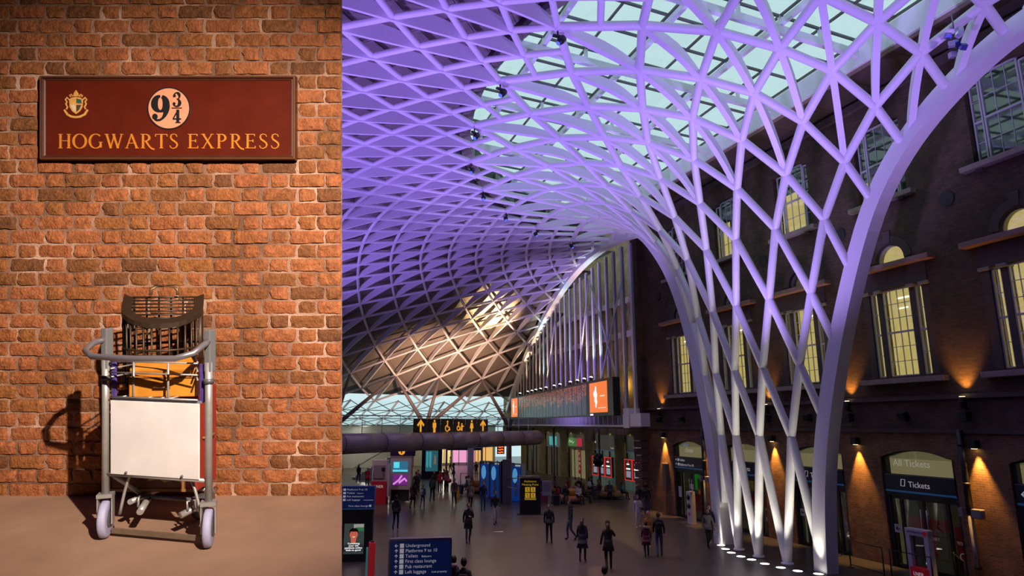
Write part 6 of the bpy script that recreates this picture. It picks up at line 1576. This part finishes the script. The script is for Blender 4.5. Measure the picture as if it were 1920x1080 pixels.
P(8.6, 29.9, 10, 'walk', (.16, .14, .12), BLK, BRN, 'person in a glittery grey jacket by the funnel foot', 1.7, long_hair=True, coat=(1.1, .85, .2))
P(9.0, 31.0, 0, 'walk', (.02, .025, .04), BLK, DKH, 'person in dark jacket walking beside the glittery jacket', 1.74, skin=3, shoe=WHT)
P(8.1, 40.6, 165, 'stand', BLK, JEAN, DKH, 'person in black jacket standing by the corner pier', 1.82, bag=(BLK, 'black backpack on the person by the corner pier'))
P(7.75, 41.2, 200, 'stand_both', (.03, .03, .04), JEAN, RUST, 'person with reddish hair standing by the corner pier', 1.72)
P(-1.31, 18.7, 178, 'walk', (.02, .022, .026), BLK, DKH, 'person in dark jacket with backpack walking below the balcony', 1.78, bag=(BLK, 'black backpack below the balcony beside the direction board'))
P(-1.68, 19.8, 150, 'walk', (.025, .022, .025), BLK, DKH, 'person with a light scarf and pink top beside the direction board', 1.62, hood=(.35, .3, .3), skin=2)
P(2.44, 18.2, 175, 'walk', BLK, BLK, DKH, 'person in black with short hair walking below the balcony alone', 1.66)
# further back
far = [(-12.4, 57.5, 'walk', RED, BLK, 'person in a bright red jacket near the ticket gates'), (-14.2, 62, 'walk', NAVY, BLK, 'person in navy walking to the ticket gates'), (-10.3, 60.5, 'stand', BLK, BLK, 'person in black standing near the ticket gates'), (-9.2, 55, 'stand_both', (.05, .04, .04), BLK, 'person in brown queueing behind the info kiosk'), (-7.3, 51.0, 'stand', BLK, BLK, 'person in black queueing beside the info kiosk'), (-7.4, 52.6, 'stand_hold', GREY, BLK, 'person in grey queueing beside the info kiosk'), (-7.6, 54.3, 'stand', (.03, .03, .05), JEAN, 'person in jeans queueing beside the info kiosk'), (-5.7, 58.0, 'walk', ORG, BLK, 'person in an orange top under the footbridge'), (-6.9, 75, 'walk', WHT, BLK, 'person in a white jacket walking in from the stairs'), (-5.4, 62.0, 'stand', (.03, .03, .03), JEAN, 'person in black jacket and jeans standing by the queue barrier'), (-5.7, 56.0, 'stand_hold', (.06, .02, .02), BLK, 'person in dark brown looking at a phone'), (-6.15, 53.0, 'walk', BLK, BLK, 'person with orange hair in black walking'), (-5.75, 53.6, 'walk', RED, BLK, 'person in a red coat walking with the orange-haired person'), (-5.2, 53.4, 'walk', (.36, .10, .12), BLK, 'person in a pink-red top carrying a red ball')]
for i, (x, y, ps, tp, bt, lab) in enumerate(far):
    P(x, y, [10, 170, -60, 100, 175, 30][i % 6], ps, tp, bt, RUST if 'orange hair' in lab else [DKH, BRN, BLOND][i % 3], lab, 1.66 + .03 * (i % 5), skin=i % 4, coat=(1.08, .78, .2) if i % 3 == 0 else None, long_hair=i % 4 == 1)
t = thing('red_ball', 'red ball carried by the person in pink-red top', 'ball', loc=(-4.95, 53.15, .9)); MB().ball((0, 0, 0), .17, 14, 10).build('ball_skin', M('ball_red', (.45, .01, .04), .5), t); MB().lathe([(.172, -.01), (.172, .01)], 18).build('ball_seam', M('ball_seam', (.2, .005, .02), .5), t)
CN = [('navy', NAVY), ('maroon', MAROON), ('grey', GREY), ('white', WHT), ('tan', TAN), ('red', RED), ('black', BLK), ('green', GRN)]
for i in range(8):
    nm, c = CN[i]; x = -4.1 + i * .52; P(x, 65.5 + (i % 3) * 1.3, 20 * i, ['stand', 'stand_hold', 'walk'][i % 3], c, [BLK, JEAN][i % 2], [DKH, BRN, BLOND][i % 3], 'person in %s standing in the gift shop crowd' % nm, 1.62 + .04 * (i % 4), skin=i % 4)
SEATC = [('red', RED), ('black', BLK), ('white', WHT), ('navy', NAVY), ('tan', TAN), ('maroon', MAROON), ('grey', GREY), ('teal', (.03, .14, .16)), ('orange', ORG)]
SEATW = ['by the meeting point board', 'before the red cash machines', 'by the green fascia shop', 'beside the slim columns', 'by the blue machines', 'behind the ramp railing']
SPEC = [[-150, -110, -60, -20, 60], [-150, -100, -40, 140], [-160, -100, -50, 20], [-150, -95, -30], [-165, -120, -75, -30, 150], [-140, -90, -45]]
ci = 0
for bi, (bx, by, _) in enumerate(BENCH):
    for a in SPEC[bi]:
        nm, c = SEATC[ci % 9]; ci += 1; r = 1.0; ang = radians(a)
        P(bx + r * cos(ang), by + r * sin(ang), a + 90, 'sit', c, [BLK, JEAN, GREY, NAVY][ci % 4], [DKH, BRN, BLOND, RUST][ci % 4], 'person in %s sitting on the round bench %s' % (nm, SEATW[bi]), 1.68 + .03 * (ci % 4), skin=ci % 4, long_hair=ci % 2 == 0, group='people on the benches')
# luggage, bags and small things on the concourse
def bag_thing(name, x, y, w, h, c, lab, cat, wheels=True):
    t = thing(name, lab, cat, loc=(x, y, 0), rz=random.uniform(-.6, .6))
    MB().cbox((0, 0, h / 2 + .05), (w, w * .55, h), .05).build('shell', cm(c, .5), t); MB().tube([(-w * .25, .0, h + .05), (-w * .25, 0, h + .3), (w * .25, 0, h + .3), (w * .25, 0, h + .05)], .014, 6).build('pull_handle', blk, t)
    for sx in (-1, 1): MB().lathe([(0, -.02), (.05, -.02), (.05, .02), (0, .02)], 10, (sx * w * .38, 0, .05), rot=Matrix.Rotation(pi / 2, 3, 'Y')).build('wheel', blk, t)
bag_thing('suitcase', 3.0, 44.9, .45, .62, (.015, .017, .03), 'dark suitcase in front of the striped bench by the meeting point', 'suitcase'); bag_thing('suitcase', 2.1, 45.9, .5, .7, (.30, .03, .10), 'pink-red suitcase behind the white notice board', 'suitcase'); bag_thing('suitcase', -4.0, 51.6, .5, .7, (.02, .04, .12), 'blue suitcase at the blue machines bench', 'suitcase')
t = thing('paper_bag', 'small cream bag on floor beside the striped bench by the cash machines', 'bag', loc=(8.9, 48.2, 0)); MB().cbox((0, 0, .16), (.42, .3, .32), .06).build('bag_body', cm((.42, .36, .22)), t); MB().tube([(-.1, 0, .3), (-.08, 0, .42), (.08, 0, .42), (.1, 0, .3)], .012, 5).build('bag_handle', cm((.3, .25, .15)), t)
t = thing('wet_floor_sign', 'yellow folding wet floor sign beside the seated crowd', 'sign', loc=(-4.1, 50.0, 0), rz=.3)
for sg in (-1, 1): MB().cbox((0, sg * .12, .38), (.34, .02, .8), .01, Matrix.Rotation(sg * .3, 3, 'X')).build('sign_leaf', M('wet_yellow', (.6, .36, .02), .5), t)
t = thing('blue_balloon', 'dark round balloon tethered above the bench by the cash machines', 'balloon', loc=(6.6, 51.0, 0)); MB().ball((0, 0, 2.6), .45, 16, 12, (1, 1, 1.15)).build('balloon_skin', M('balloon_black', (.01, .01, .012), .3), t); MB().tube([(0, 0, .95), (.03, 0, 2.1)], .008, 4).build('string', blk, t); MB().lathe([(.1, .92), (.1, .95), (.02, .96)], 10).build('weight', blk, t)
t = thing('paper_scrap', 'white paper scrap lying on the floor near cream trousers', 'litter', loc=(-.7, 34.2, 0.004)); MB().add([(-.25, -.03, 0), (.2, -.05, .0), (.28, .05, .03), (-.1, .06, .01), (-.25, -.03, -.003), (.2, -.05, -.003), (.28, .05, .026), (-.1, .06, .006)], [(0, 1, 2, 3), (7, 6, 5, 4), (0, 4, 5, 1), (1, 5, 6, 2), (2, 6, 7, 3), (3, 7, 4, 0)]).build('sheet', M('paper_white', (.5, .48, .45), .7), t)
# glass prism cluster hanging in the lattice beside the edge arch
t = thing('prism_lamp', 'glittering blue lamp cluster hanging in the lattice beside the edge arch', 'lamp', loc=LN(7.95, -2.2, -.1))
MB().tube([(0, 0, 0), (0, 0, -.5)], .02, 5).build('hanger', greyp, t)
for i in range(7): MB().box((.16 * cos(i * 2.4), .16 * sin(i * 2.4), -.55 - .12 * i), (.16, .16, .16), Matrix.Rotation(i * .8, 3, 'X') @ Matrix.Rotation(i * 1.3, 3, 'Z')).build('prism', M('prism_blue', (.12, .14, .5), .15, .6) if i % 2 else M('prism_pale', (.6, .6, .75), .15, .6), t)
